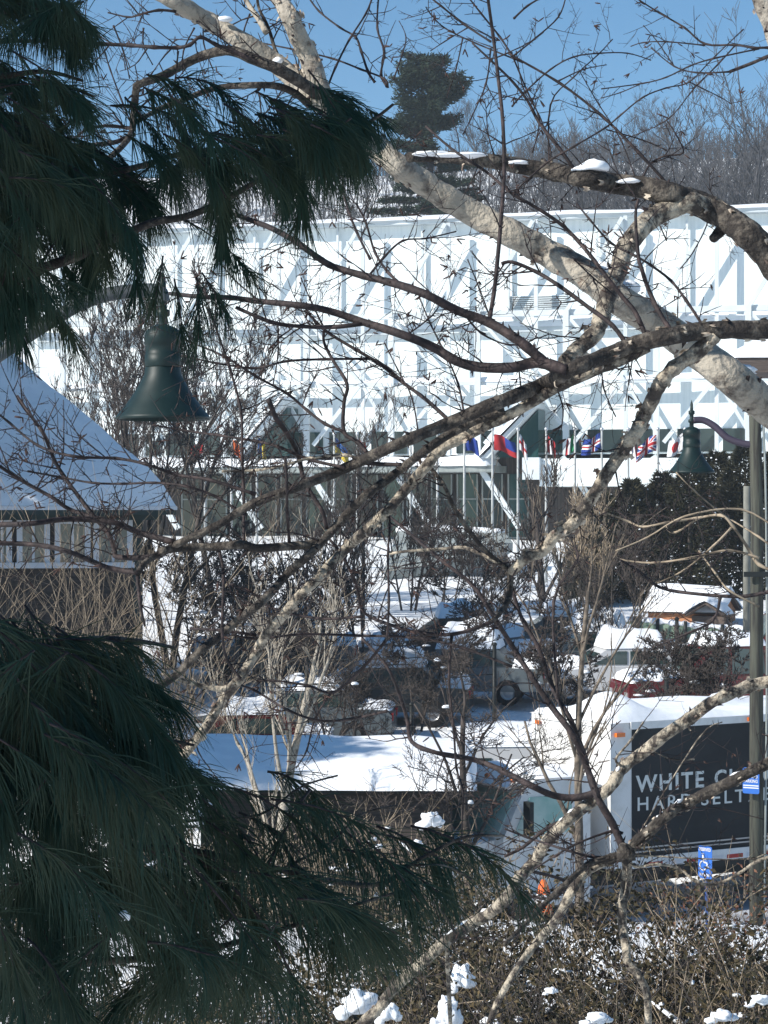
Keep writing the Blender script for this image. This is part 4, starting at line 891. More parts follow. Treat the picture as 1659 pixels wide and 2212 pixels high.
# --- lower right trees
F1 = FTree('sunlit pale limb rising from bottom centre to the right edge before the truck', 11, (P(700,0,11).x, 11))
F1.nodes.append((740,2260,11,30)); bb = MB(); bb.tube([F1.base, F1.base+Vector((.05,0,1.5)), P(700,2420,11), P(740,2260,11)], [.06,.055,.045,.036], 10); bb.build('trunk', DARKB, F1.t)
pp, rr = F1.limb([(740,2260),(783,2212),(820,2176),(853,2132),(903,2089),(953,2042),(1013,1999),(1053,1976),(1093,1942),(1120,1900),(1156,1859),(1183,1816),(1233,1766),(1273,1736),(1319,1699),(1346,1658),(1389,1626),(1439,1586),(1489,1553),(1539,1516),(1606,1487),(1659,1472),(1740,1455)], 25, 28, PALE, None, -.3, 4, 110, .14, 5, snow=9); F1.peel(pp, rr, 40, 1)
for pl, w0, w1, m, tw in (([(970,2033),(966,2059),(970,2142),(973,2212)],10,9,PALE,1), ([(985,2018),(970,1992),(950,1965),(933,1949)],7,4,TWIG,1), ([(903,2089),(853,2092),(810,2089)],9,6,PALE,1), ([(1139,1880),(1223,1905),(1189,1942),(1106,1926)],8,6,TWIG,2), ([(1319,1700),(1253,1722),(1199,1719),(1146,1696),(1106,1676),(1073,1659),(1020,1640),(943,1626),(890,1603),(880,1556),(863,1500),(836,1440),(783,1380)],17,6,TWIG,8), ([(1233,1766),(1180,1790),(1130,1830),(1090,1850)],10,6,TWIG,3), ([(1346,1656),(1330,1640),(1362,1600),(1390,1560)],6,4,PALE,3), ([(1400,1615),(1450,1640),(1500,1640)],4,3,PALE,3)):
    F1.limb(pl, w0, w1, m, None, .2, tw, 110)
F1.done()
F2 = FTree('gnarled small tree with a dark knot in front of the lettered truck side', 10, (P(1400,0,10).x, 10), name='gnarled_tree')
F2.nodes.append((1400,2240,10,18)); bb = MB(); bb.tube([F2.base, P(1410,2600,10), P(1400,2240,10)], [.045,.035,.022], 10); bb.build('trunk', DARKB, F2.t)
F2.limb([(1400,2240),(1398,2150),(1378,2105),(1356,2080),(1352,2045),(1345,2005),(1343,1959),(1353,1909),(1354,1850)], 15, 24, PALE, 'trunk', -.05, 2, 90)
bb = MB(); bb.blob(P(1352,1845,10), 20/F*10, 18/F*10, 22/F*10, 3, .5, 9, 12, -1); bb.build('knot', DARKB, F2.t)
pp, rr = F2.limb([(1354,1846),(1375,1818),(1399,1799),(1439,1762),(1489,1732),(1573,1692),(1639,1659),(1740,1610)], 25, 26, DARKB, None, -.1, 4, 110, .14, 5, snow=7); F2.peel(pp, rr, 24, .9)
F2.limb([(1352,1846),(1323,1854),(1273,1878),(1239,1918),(1206,1980),(1156,2040),(1106,2110),(1073,2169),(1050,2230)], 24, 13, PALE, None, .1, 3)
F2.limb([(1350,1842),(1336,1849),(1273,1866),(1223,1909),(1183,1946),(1139,1992),(1090,2040)], 17, 9, DARKB, None, -.3, 2)
F2.limb([(1350,1840),(1346,1832),(1323,1779),(1293,1726),(1266,1653),(1239,1590),(1189,1523),(1149,1463),(1106,1395),(1063,1326),(1020,1263),(953,1210),(886,1153),(840,1114)], 18, 6, TWIG, 'limb', .2, 10, 130)
F2.limb([(1268,1650),(1256,1615),(1233,1556),(1196,1490),(1163,1400),(1129,1340),(1106,1273)], 13, 8, TWIG, 'limb', .2, 5, 120)
F2.limb([(1206,1510),(1196,1300),(1246,1213),(1243,1183)], 7, 5, TWIG, None, .2, 4)
F2.limb([(1340,1845),(1286,1852),(1223,1836),(1139,1809),(1090,1790)], 7, 4, TWIG, None, .1, 4)
F2.limb([(1345,1800),(1319,1796),(1239,1826),(1156,1876)], 6, 4, TWIG, None, -.1, 4)
F2.limb([(1354,1850),(1373,1872),(1419,1867),(1466,1876),(1506,1906),(1549,1909),(1593,1889),(1639,1859),(1720,1835)], 7, 7, PALE, None, -.1, 1)
F2.limb([(1439,1762),(1500,1745),(1560,1748),(1650,1770)], 3, 2, TWIG, None, .1, 2); F2.limb([(1400,1800),(1440,1820),(1480,1850)], 4, 2, TWIG, None, .1, 3)
for X, Y, X2, Y2 in ((1450,1600,1560,1560),(1600,1870,1659,1800),(1380,1860,1320,1960)): F2.limb([(1354,1846),((X+X2)/2,(Y+Y2)/2+20),(X2,Y2)], 4, 2.5, PALE, None, .1, 2)
F2.done()
F3 = FTree('pale crooked brush branches spreading in front of the dark hedge', 19, (P(1700,0,19).x, 19), name='gnarled_tree')
F3.nodes.append((1690,1240,19,10)); bb = MB(); bb.tube([F3.base, P(1740,1800,19), P(1690,1240,19)], [.06,.05,.025], 8); bb.build('trunk', TAN, F3.t)
for pl, w0, w1, m, tw in (([(1690,1240),(1640,1220),(1619,1189),(1583,1136),(1556,1113),(1506,1119),(1439,1129),(1389,1138),(1356,1126),(1303,1106)],8,4,TAN,6), ([(1640,1205),(1573,1189),(1489,1206),(1406,1216),(1339,1209)],6,4,TAN,5), ([(1509,1119),(1460,1150),(1440,1140),(1456,1120)],5,4,TAN,2), ([(1690,1270),(1610,1288),(1506,1283),(1426,1269),(1379,1233),(1340,1210)],9,6,TWIG,5), ([(1640,1310),(1576,1276),(1546,1239),(1509,1189)],5,4,TAN,3), ([(1690,1200),(1640,1160),(1560,1110),(1500,1060),(1460,1020)],5,3,TAN,4), ([(1690,1150),(1600,1100),(1480,1115),(1400,1160),(1330,1190)],5,3,TAN,4), ([(1580,1140),(1540,1180),(1480,1230),(1420,1260)],5,3,TAN,4), ([(1556,1290),(1540,1340),(1480,1370),(1420,1395)],7,4,TWIG,4)):
    F3.limb(pl, w0, w1, m, None, .3, tw, 80)
F3.done()
# ------------------------------------------------------------------ generic bare trees
def bare_tree(name, label, d, X, ybase, ytop, spread, stems=1, m=GREYB, tw=None, lev=4, thick=.02, group=None, seed=None, lean=0, snow=0, first=.25, kids=5, up=.35, rmin=.004, vert=.0, xb=None):
    st = random.getstate()
    if seed is not None: random.seed(seed)
    x = P(X,0,d).x; base = Vector((x, d, (P(X, ybase, d).z if ybase else gz(x, d)) - .1)); H = P(X, ytop, d).z - base.z
    top = P(X, ytop, d).z; base.z = min(base.z, gz(x, d)) - .1; H = (top - base.z)*(1 if d > 100 else 1.16)
    t = thing(name, label, 'tree' if 'shrub' not in name else 'shrub', tuple(base), group)
    tr = MB(); cr = MB(); sn = MB()
    def grow(p, d_, ln_, r, l):
        n = 6 if l >= lev-1 else 4; pts = [p.copy()]; cur = d_.copy(); bend = Vector((U(-.15,.15),U(-.15,.15),U(-.02,.18)*(1 if l < lev else .3)))
        for i in range(n):
            cur = (cur + bend*.5 + Vector((U(-1,1),U(-1,1),U(-1,1)))*(.16 if l < lev else .06)).normalized(); pts.append(pts[-1]+cur*(ln_/n))
        rs = [max(rmin, r*(1-.62*i/n)) for i in range(n+1)]
        (tr if l == lev else cr).tube(pts, rs, 8 if l == lev else (5 if l >= lev-1 else 3))
        if snow and l in (lev-1, lev-2) and R() < snow:
            i = random.randrange(1, n); sn.blob(pts[i]+Vector((0,0,rs[i])), U(.05,.14), U(.05,.1), U(.03,.06), R()*9, .3, 5, 7)
        if l > 0:
            k = kids if l == lev else random.choice((3,4,4,5)); 
            for j in range(k):
                tt = first + (1-first)*(j+R())/k if l == lev else U(.2,1); i = min(n-1, int(tt*n)); f = tt*n-i; q = pts[i].lerp(pts[i+1], min(1,f))
                a = U(0, 6.283); o = Vector((math.cos(a), math.sin(a), 0)); tg = (pts[i+1]-pts[i]).normalized(); o = (o - tg*o.dot(tg)).normalized()
                dd = (tg*U(.6,1.1)*(1-vert*0) + o*U(.5,.95)*spread + Vector((0,0,up))).normalized()
                grow(q, dd, ln_*U(.38,.62)*(1.15-.45*tt if l == lev else 1), rs[i]*U(.45,.68), l-1)
    for s_ in range(stems):
        a = U(0, 6.283); o = Vector((math.cos(a), math.sin(a), 0)); dd = (Vector((lean + o.x*.22*(stems > 1), o.y*.18*(stems > 1), 1))).normalized()
        grow(base + o*(.12 if stems > 1 else 0), dd, H*U(.62,.74)*(1.02 if d > 100 else 1)*(1 if stems == 1 else U(.8,1.1)), thick*H*(1 if stems == 1 else .6), lev)
    tr.build('trunk', m, t); cr.build('crown', tw or m, t)
    if sn.v: sn.build('snow_clumps', SNOW, t)
    random.setstate(st); return t
# hill behind the lodge
hillt = [(1115,262,150,.9,'bare hilltop tree nearest to the tall dark pine, behind the lodge roof'),(1178,240,155,.9,'bare hilltop tree second right of the tall dark pine'),(1232,250,150,.9,'bare hilltop tree left of the rounded brushy crown'),(1300,262,160,.9,'slim bare hilltop tree between two rounded crowns'),(1352,222,145,1.25,'bare tree with a dense rounded crown at mid hilltop'),(1402,230,145,1.25,'bare tree with a dense rounded crown, right of its twin'),(1455,275,160,.9,'smaller bare tree filling the gap before the tallest bare tree'),
         (1500,215,150,1.0,'bare hilltop tree just left of the tallest bare tree'),(1590,118,135,1.1,'tall bare tree with dense upswept crown near the right edge'),(1645,85,132,1.1,'tallest bare tree, cut by the right edge above the lodge roof'),(1545,190,150,1.0,'bare tree between hilltop crowns close to the right edge')]
for i, (X, yt, d, sp_, lab) in enumerate(hillt):
    bare_tree('bare_tree', lab, d, X, None, yt, sp_*1.15, 1 if i % 3 else 2, FARB, None, 4, .012, 'bare trees on the hill behind the lodge', 100+i, 0, 0, .12, 15, .5, .016)
protos = [c for c in C.objects if c.name.startswith('bare_tree')]
hl = ['low brushy tree on the hazy slope behind the lodge roof, under the pine boughs']
for i in range(26):
    X = 480 + i*47 + U(-18,18); d = U(165,210); x = P(X,0,d).x; s_ = U(.22,.34) if X < 1000 else U(.3,.7); p_ = protos[i % len(protos)]
    copy_tree(p_, (x, d, gz(x,d)-.2), U(0,6.28), (s_,s_,s_), 'small hazy bare tree on the slope behind the lodge roof' if X < 1000 else 'small bare tree low behind the hilltop trees at right', 'small bare trees on the far slope')
# dense far woods
wd = MB()
for i in range(3400):
    d = U(150,235); X = U(380,1750); x = P(X,0,d).x; z = gz(x,d); h = U(1.2,4.6)*(.6+.8*abs(noise.noise(Vector((X*.012,d*.05,2))))); lx = U(-.5,.5)
    p0 = Vector((x,d,z)); wd.tube([p0, p0+Vector((lx*.4,0,h*.5)), p0+Vector((lx,U(-.4,.4),h))], [.07,.05,.015], 3, False)
    for _ in range(3):
        q = p0 + Vector((lx*.5,0,h*U(.35,.8))); wd.tube([q, q+Vector((U(-1,1),U(-.6,.6),U(.5,1.4)))], [.035,.012], 3, False)
o = wd.build('far_woods', FARB); o['kind'] = 'stuff'
# tall pine behind the lodge
def conifer(label, X, d, ytop, width, tiers, m, group=None, seed=1, lim=1.0, xy=None, low=.25, lf=1.0):
    random.seed(seed); x = P(X,0,d).x if not xy else xy[0]; d = xy[1] if xy else d; base = Vector((x,d,gz(x,d)-.2)); H = P(X,ytop,d).z - base.z if not xy else xy[2]
    t = thing('pine_tree', label, 'tree', tuple(base), group); b = MB(); b.tube([base, base+Vector((0,0,H*.5)), base+Vector((.1,0,H*.97))], [H*.02,H*.012,.04], 8); b.build('trunk', GREYB, t)
    cr = MB(); lm = MB()
    for k in range(tiers):
        f = (k+R()*.6)/tiers; hz = H*(low+(.98-low)*f); rad_ = width*interp([(0,.75),(.15,.95),(.35,1),(.55,.80),(.72,.50),(.80,.56),(.92,.50),(1,.22)], f)
        for j in range(7):
            a = U(0,6.283); ln_ = rad_*U(.4,1.15)*(.72+.55*abs(noise.noise(Vector((hz*.9,a*.8,seed)))+.35)); dz = U(-.02,.16)*ln_ + (.35*ln_ if f > .75 else 0); p0 = base+Vector((0,0,hz)); dr = Vector((math.cos(a),math.sin(a),0)); p1 = p0+dr*ln_+Vector((0,0,dz))
            lm.tube([p0, p0.lerp(p1,.5)+Vector((0,0,-.03*ln_)), p1], [.05,.035,.01], 3, False)
            n = int(ln_*(90 if f > .7 else 62)); 
            for _ in range(n):
                u = U(.25,1.05)**.7; c = p0.lerp(p1, u) + Vector((U(-1,1)*.34*(1.1-u*.4), U(-1,1)*.34, U(-.10,.20)))*(1.0 if f < .7 else 1.5)
                for _q in range(3):
                    q = Vector((U(-1,1),U(-1,1),U(-.3,.8))).normalized()*U(.13,.30)*lf; s_ = q.cross(Vector((U(-1,1),U(-1,1),U(-1,1)))).normalized()*U(.02,.05)
                    cr.add([c-s_, c+s_, c+q+s_*.4, c+q-s_*.4], [(0,1,2,3)])
    lm.build('limb', GREYB, t); cr.build('crown', m, t, False)
conifer('tall dark pine with a round top standing behind the lodge roof', 928, 122, 112, 4.3, 36, PINEF, None, 5)
# shading conifers left of the frame (their shade lies on the house roof)
for i, (x, y, h) in enumerate(((-16.3,48.8,17.5),(-18.5,46.0,17.5),(-16.8,51.8,17),(-14.2,45.5,13.5),(-13.6,33.2,11.8))):
    conifer('dense conifer outside the left edge, ' + ('nearest the house','left of the house','behind the house corner','before the house','level with the shed')[i], 0, 0, 0, 3.9, 24, PINEF, None, 60+i, xy=(x,y,h))
conifer('unseen dense conifer added left of the camera to shade the pine boughs', 0, 0, 0, 3.0, 26, PINEF, None, 71, xy=(-6.6,.9,13.5), low=.45, lf=1.5)  # unseen tree, added to keep the near pine boughs in shade
# hedge of cedars
def cedar(label, X, d, ytop, wd_, seed, group='dark cedars behind the log cabin', dens=4200):
    random.seed(seed); x = P(X,0,d).x; base = Vector((x,d,gz(x,d)-.2)); H = P(X,ytop,d).z-base.z
    t = thing('cedar_tree', label, 'tree', tuple(base), group); b = MB(); b.tube([base, base+Vector((0,0,H*.9))], [.12,.03], 6); b.build('trunk', GREYB, t)
    cr = MB(); sn = MB()
    for _ in range(dens):
        f = R()**.8; r = wd_*interp([(0,.8),(.25,1),(.6,.85),(.85,.5),(1,.12)], f)*(.45+.55*R()**.5); a = U(0,6.283); nn = 1+.35*noise.noise(Vector((math.cos(a)*2, math.sin(a)*2, f*5+seed)))
        c = base+Vector((math.cos(a)*r*nn, math.sin(a)*r*nn, .1+f*H*(1 if nn > .9 else .96)))
        for _q in range(3):
            q = (Vector((math.cos(a),math.sin(a),U(-.2,1.0)))+Vector((U(-1,1),U(-1,1),U(-1,1)))*.7).normalized()*U(.10,.26); s_ = q.cross(Vector((U(-1,1),U(-1,1),U(-1,1)))).normalized()*U(.015,.04)
            cr.add([c-s_, c+s_, c+q], [(0,1,2)])
        if R() < .012: sn.blob(c+Vector((math.cos(a)*.1,math.sin(a)*.1,.1)), U(.02,.065), U(.02,.06), U(.015,.04), R()*9, .3, 4, 6)
    cr.build('crown', CEDAR, t, False); sn.build('snow_clumps', SNOW, t)
for i, (X, d, yt, w_, lab) in enumerate(((1305,74,1075,1.0,'shortest dark cedar at the left end of the hedge'),(1365,73,1045,1.15,'dark cedar second from the left end of the hedge'),(1430,74,1030,1.2,'dark cedar under the smaller green lamp'),(1490,73,1015,1.2,'dark cedar behind the log cabin roof'),(1550,75,985,1.25,'dark cedar left of the utility pole'),(1610,74,970,1.3,'tall dark cedar partly behind the utility pole'),(1675,74,985,1.3,'dark cedar cut by the right edge'),(1270,72,1150,.8,'low dark cedar bush left of the hedge'))):
    cedar(lab, X, d, yt, w_, 40+i)
random.seed(77)
# mid-ground bare trees
MT = [  # name, label, d, X, ybase, ytop, spread, stems, mat, lev, thick, seed, snow, kids
 ('young_tree','pale multi-stemmed young tree fanning up in front of the truck box',30,1250,1900,1120,.62,1,STEM,3,.0105,301,0,8),
 ('apple_tree','twiggy spreading apple tree with snow on its forks, left of the truck cab',35,1016,1760,1400,1.25,1,GREYB,5,.017,302,.2,7),
 ('apple_tree','low twiggy tree spreading above the truck roof before the red pickup',42,1395,1600,1370,1.3,2,GREYB,5,.022,303,.35,6),
 ('young_birch','slim pale birch with a tan trunk rising through the shed roof',33,582,1830,1250,.5,1,BIRCH,4,.016,304,0,5),
 ('bare_tree','bare many-stemmed tree left of the large green lamp, in front of the lodge',66,250,1180,690,.6,3,GREYB,5,.012,305,0,6),
 ('bare_tree','bare tree with a forked trunk right under the large green lamp',60,370,1150,700,.9,2,GREYB,5,.016,306,0,6),
 ('bare_tree','bare tree before the lodge, between the lamp and the first green gable',68,470,1190,740,.8,2,GREYB,5,.012,307,0,6),
 ('bare_tree','thin bare tree at far left above the snowy house roof',70,160,1180,660,.6,2,GREYB,4,.012,308,0,7),
 ('bare_tree','bare tree in front of the dark glazed wall, left of centre',72,650,1330,985,.7,3,GREYB,4,.013,309,0,7),
 ('bare_tree','upright dark bare tree at centre by the snow gap',62,785,1420,1100,.6,3,GREYB,4,.014,310,0,7),
 ('bare_tree','bare sapling clump in front of the grey metal shelter',70,880,1350,1010,.7,3,GREYB,4,.011,311,0,7),
 ('bare_tree','bare saplings on the sunlit snow slope right of the shelter',66,1060,1400,1120,.7,3,GREYB,4,.011,312,0,7),
 ('bare_tree','bare tree with a straight thick trunk left of the cedar hedge',62,1180,1410,1060,.7,1,GREYB,4,.026,313,0,9),
 ('bare_tree','tangled bare shrubby tree before the left end of the cedar hedge',58,1265,1440,1080,.6,4,TAN,4,.012,314,0,7),
 ('bare_tree','bare brushy tree in front of the middle of the cedar hedge',56,1340,1450,1150,.8,3,GREYB,4,.012,315,0,7),
 ('bare_tree','bare tree before the lodge, above the blue over yellow flag',74,745,1200,840,.8,2,GREYB,4,.010,316,0,7),
 ('bare_tree','bare twiggy tree on the snow below the shelter, left of centre',58,705,1470,1190,.9,2,GREYB,5,.013,317,0,6),
 ('bare_tree','bare twiggy brush tree in front of the red pickup',47.5,1530,1560,1370,1.1,3,GREYB,5,.014,321,.1,6),
 ('bare_tree','bare twiggy tree left of the brush before the red pickup',48,1450,1560,1360,1.1,2,GREYB,5,.014,322,.1,6),
 ('bare_tree','bare twiggy tree before the concrete blocks, left of the black car',55,640,1530,1290,1.0,2,GREYB,5,.013,323,.1,6),
 ('bare_tree','bare twiggy tree on the snow just above the shed roof',44,770,1600,1350,1.0,3,GREYB,5,.013,324,.1,6),
 ('bare_tree','bare twiggy tree in front of the metal shelter',68,960,1380,1090,.9,3,GREYB,5,.012,325,0,6),
 ('bare_tree','bare twiggy tree on the slope just right of the house corner',53,430,1440,1170,1.0,3,GREYB,5,.012,331,0,6),
 ('bare_tree','bare twiggy tree on the snow between house and the wide brown block',57,510,1440,1190,1.0,3,GREYB,5,.012,332,0,6),
 ('bare_tree','bare low twiggy tree under the long horizontal limb, left of centre',50,570,1500,1230,1.1,3,GREYB,5,.013,333,.05,6),
 ('bare_tree','bare twiggy tree among the parked cars, center',50,900,1560,1290,1.0,2,GREYB,5,.014,318,.1,6),
 ('bare_tree','bare brush tree among the snowed-in cars left of the red pickup',49,1190,1560,1330,1.1,3,GREYB,5,.013,319,.15,6),
 ('bare_tree','thin bare tree over the two snowy mounds by the hedge',56,1110,1470,1200,.9,2,GREYB,5,.012,320,0,6)]
for (n_, lab, d, X, yb, yt, sp_, st_, m_, lv_, th_, sd_0, sn_, kd_) in MT:
    bare_tree(n_, lab, d, X, yb, yt, sp_, st_, m_, None, lv_, th_, None, sd_0, 0, sn_, .3 if lv_ == 5 else .2, kd_, .4 if sp_ < .9 else .12, .0045 if d < 45 else .0085)
# ------------------------------------------------------------------ shrubs
def shrub(name, label, X, d, ytop, wpx, n, m, seed, leaf=None, nleaf=0, snow=0, lean=.0, group=None, ybase=None, lsz=.05, arch=.0):
    random.seed(seed); x = P(X,0,d).x; zb_ = gz(x,d); base = Vector((x,d,zb_-.1)); H = P(X,ytop,d).z-zb_; W_ = wpx/F*d
    t = thing(name, label, 'shrub', tuple(base), group); s_ = MB(); lf = MB(); sn = MB(); STP = []
    for i in range(n):
        p = base+Vector((U(-.5,.5)*W_*.8, U(-.5,.5)*min(1.6,W_), 0)); dr = Vector((U(-.4,.4)+lean, U(-.35,.35), 1)).normalized(); h = H*U(.55,1.08); k = 7; pts = [p]; cur = dr; bend = Vector((U(-.22,.22)+lean*.2, U(-.12,.12), -arch*U(.3,1)))
        for j in range(k): cur = (cur+bend*.5+Vector((U(-1,1),U(-1,1),U(-1,1)))*.09).normalized(); pts.append(pts[-1]+cur*h/k)
        STP.append(pts)
        r = U(.006,.017)*(1 if d > 20 else .8); s_.tube(pts, [r*(1-.65*j/k) for j in range(k+1)], 5)
        for _ in range(7):
            j = random.randrange(1,k); tg = (pts[j+1]-pts[j]).normalized(); q = (tg*U(.4,1)+Vector((U(-1,1),U(-1,1),U(-.3,.8)))*.8).normalized(); l2 = h*U(.12,.34); e = pts[j]+q*l2
            s_.tube([pts[j], pts[j]+q*l2*.5+Vector((U(-1,1),U(-1,1),U(-1,1)))*.02, e], [r*.5,r*.4,r*.2], 3)
            pts2 = [pts[j].lerp(e, .6), e]
            for c in pts2:
                q2 = (q+Vector((U(-1,1),U(-1,1),U(-.5,.8)))*.8).normalized(); s_.tube([c, c+q2*l2*.5], [r*.35,r*.15], 3)
                for _l in range(nleaf):
                    o = c+Vector((U(-1,1),U(-1,1),U(-1,1)))*.12; a = Vector((U(-1,1),U(-1,1),U(-1,.4))).normalized()*U(.6,1.3)*lsz; w_ = a.cross(Vector((U(-1,1),U(-1,1),U(-1,1)))).normalized()*lsz*U(.18,.3); mid = o+a*.5+Vector((U(-1,1),U(-1,1),U(-1,1)))*lsz*.15
                    lf.add([o, mid-w_, o+a, mid+w_], [(0,1,2),(0,2,3)])
    for _ in range(snow*2 if snow else 0):
        pts = random.choice(STP); j = random.randrange(1, len(pts)-2); up = Vector((0,0,.012)); rr = U(.012,.03)*(1.2 if d > 20 else .8)
        q0, q1, q2 = pts[j], pts[j].lerp(pts[j+1],.6), pts[j+1].lerp(pts[j+2],.3)
        dn = abs((q2-q0).normalized().z); 
        if dn < .62: sn.tube([q0+up, q1+up+Vector((U(-1,1),U(-1,1),1))*.012, q2+up], [rr*.4, rr, rr*.3], 6)
        if R() < .6:
            c = q1+Vector((0,0,rr)); q = U(.5,1.2)
            sn.blob(c, U(.03,.075)*q, U(.03,.06)*q, U(.018,.045)*q, R()*20, .75, 8, 11, -.35)
            if R() < .5: sn.blob(c+Vector((U(-.07,.07),U(-.04,.04),-.02)), U(.02,.05)*q, U(.02,.05)*q, U(.015,.03)*q, R()*20, .75, 7, 9, -.35)
    s_.build('stems', m, t)
    if lf.v: lf.build('foliage', leaf, t, False)
    if sn.v: sn.build('snow_clumps', SNOW, t)
    return t
# tan stem shrubs before the house
tl = ['at the far left edge','left of the first window','under the first window','between the first two windows','under the second window','under the corner of the house','right of the house corner','farthest right, beside the snow patch']
for i in range(8):
    shrub('tan_shrub', 'tangle of bare tan stems before the house, ' + tl[i], -20+i*75, 43+U(-1.5,2), 1085+U(-25,40)+(i > 5)*70, 120, 15 if i < 6 else 8, TAN, 500+i, lean=U(-.1,.15)+(.2 if i > 4 else 0))
for i, X in enumerate((480,640,120,820,930)):
    shrub('tan_shrub', ['low arching tan twigs in front of the shed wall','low tan twigs between shed wall and birch trunk','tan twigs glimpsed behind the low pine boughs','tan brush before the right part of the shed wall','tan brush at the right end of the shed wall'][i], X, 31.5, (1740,1720,1760,1735,1750)[i], 260, 26, TAN, 520+i, LEAF, 1, 10, 0, None, None, .05, .35)
# bottom thicket
bt = [(880,26,1830,260,'brown brush left of the truck hood'),(1040,25,1880,240,'leafy brush with snow clumps under the truck hood'),(1180,24,1870,220,'olive brush below the truck cab'),(1300,23,1880,200,'olive leafed brush under the dark knot'),(1420,24,1900,200,'brush with drooping leaves left of the blue sign post'),(1600,24,1840,170,'snow dotted brush at the foot of the utility pole'),
      (1690,22,1880,200,'snowy brush cut by the right edge'),(1100,17,2010,260,'tangled olive brush at bottom centre with snow lumps'),(1280,16,2030,260,'dense olive brush at bottom right of centre'),(1450,16,2040,240,'dense brush with snow clumps below the blue sign'),(1620,17,2010,240,'brush with many snow clumps in the bottom right corner'),(930,17,2060,260,'snow lumped brush at bottom centre left'),
      (700,20,1960,300,'dark brush behind the pine boughs at bottom'),(480,20,1980,300,'dark brush low behind the pine boughs'),(220,20,1960,320,'dark brush in the bottom left corner'),(40,18,2000,260,'dark brush at the left edge bottom')]
for i, (X, d, yt, w_, lab) in enumerate(bt):
    shrub('leafy_shrub', lab, X, d, yt, w_*1.15, 34 if d > 19 else 30, TAN if i % 3 == 0 else GREYB, 600+i, LEAF, 9 if d > 19 else 10, (30 if d > 19 else 26) if X > 760 else 8, 0, None, None, .085 if d > 19 else .06, .12)
shrub('russet_shrub', 'russet brown brush beside the snowy clumps right of the blue sign post', 1575, 27, 1880, 120, 24, TAN, 640, LEAFR, 5, 6, 0, None, None, .07, .2)
random.seed(5); ug = MB()
for i in range(5200):
    d = U(12.5,27.5); X = U(-60,1760); p = Vector((P(X,0,d).x, d, 0)); p.z = gz(p.x,d)-.02
    if 29 < d: continue
    h = U(.25,1.0)*(1.6 if d < 20 else 1); a = p+Vector((U(-.2,.2),U(-.2,.2),h*.5)); c = a+Vector((U(-.35,.35),U(-.3,.3),h*.5))
    ug.use(GREYB if i % 3 else TAN).tube([p, a, c], [.007,.006,.003], 3, False)
    for _ in range(9):
        o = a.lerp(c, R())+Vector((U(-1,1),U(-1,1),U(-1,.6)))*.14; q = Vector((U(-1,1),U(-1,1),U(-1,.4))).normalized()*U(.05,.11); w_ = q.cross(Vector((U(-1,1),U(-1,1),U(-1,1)))).normalized()*U(.012,.026); mid = o+q*.5
        ug.use(LEAF if R() < .8 else CEDAR).add([o, mid-w_, o+q, mid+w_], [(0,1,2,3)])
o = ug.build('undergrowth', None, None, False); o['kind'] = 'stuff'
# snow heaps on the brush at bottom
for i, (X, Y, d, rx, rz, lab) in enumerate(((775,2165,15.5,.27,.22,'big white snow lump on brush at bottom centre'),(840,2190,15.3,.16,.16,'snow lump right of the biggest one at the bottom'),(1000,2110,16,.17,.22,'upright snow lump between two pale limbs'),(965,2190,15.5,.2,.3,'snow drift under the pale limb at bottom'),(1290,2200,14.6,.28,.17,'wide snow lump low in the bottom brush'),(1560,2195,15,.30,.17,'snow lump at the bottom right'),(1640,2160,15.5,.25,.18,'snow lump in the bottom right corner'),(1190,2140,15.4,.14,.1,'small snow lump in the bottom brush right of centre'),(930,1770,30,.32,.28,'snow mound against the shed beside the blue car'))):
    b = MB(); c = P(X,Y,d); rx *= .36 if X > 1100 else .55; rz *= .36 if X > 1100 else .6
    b.blob(c, rx*.7, rx*.6, rz*.62, X, .7, 14, 20, -.75); b.blob(c+Vector((rx*.7,.05,-rz*.35)), rx*.36, rx*.35, rz*.4, X+3, .6, 10, 14, -.75); b.blob(c+Vector((-rx*.75,.0,-rz*.55)), rx*.4, rx*.35, rz*.36, X+5, .6, 10, 14, -.75)
    bb2 = b.build('snow_lump', SNOW); 
    tag(bb2, lab, 'snow', None)
# ------------------------------------------------------------------ foreground white pine
random.seed(900)
PT = thing('white_pine', 'dark pine with long drooping needles filling the left side', 'tree', (-1.75, 4.2, gz(-1.75,4.2)-.3))
bb = MB(); bb.tube([Vector((-1.75,4.2,gz(-1.75,4.2)-.3)), Vector((-1.75,4.2,-3)), Vector((-1.72,4.2,0)), Vector((-1.7,4.2,2.6)), Vector((-1.68,4.2,4.5))], [.20,.18,.15,.11,.06], 16); bb.build('trunk', DARKB, PT)
ND = [MB() for _ in range(4)]; PTW = MB()
def needle(mb, p, dr, ln_, wdt, droop):
    k = 4; s_ = dr.cross(Vector((U(-.6,.6), 1, U(-.6,.6)))).normalized()*wdt; pts = [p]; cur = dr.copy()
    for j in range(k): cur = (cur+Vector((0,0,-droop))).normalized(); pts.append(pts[-1]+cur*ln_/k)
    vs = []
    for j, q in enumerate(pts):
        w_ = s_*(1, 1, .9, .65, .15)[j]; vs += [q-w_, q+w_]
    mb.add(vs, [(2*j,2*j+1,2*j+3,2*j+2) for j in range(k)])
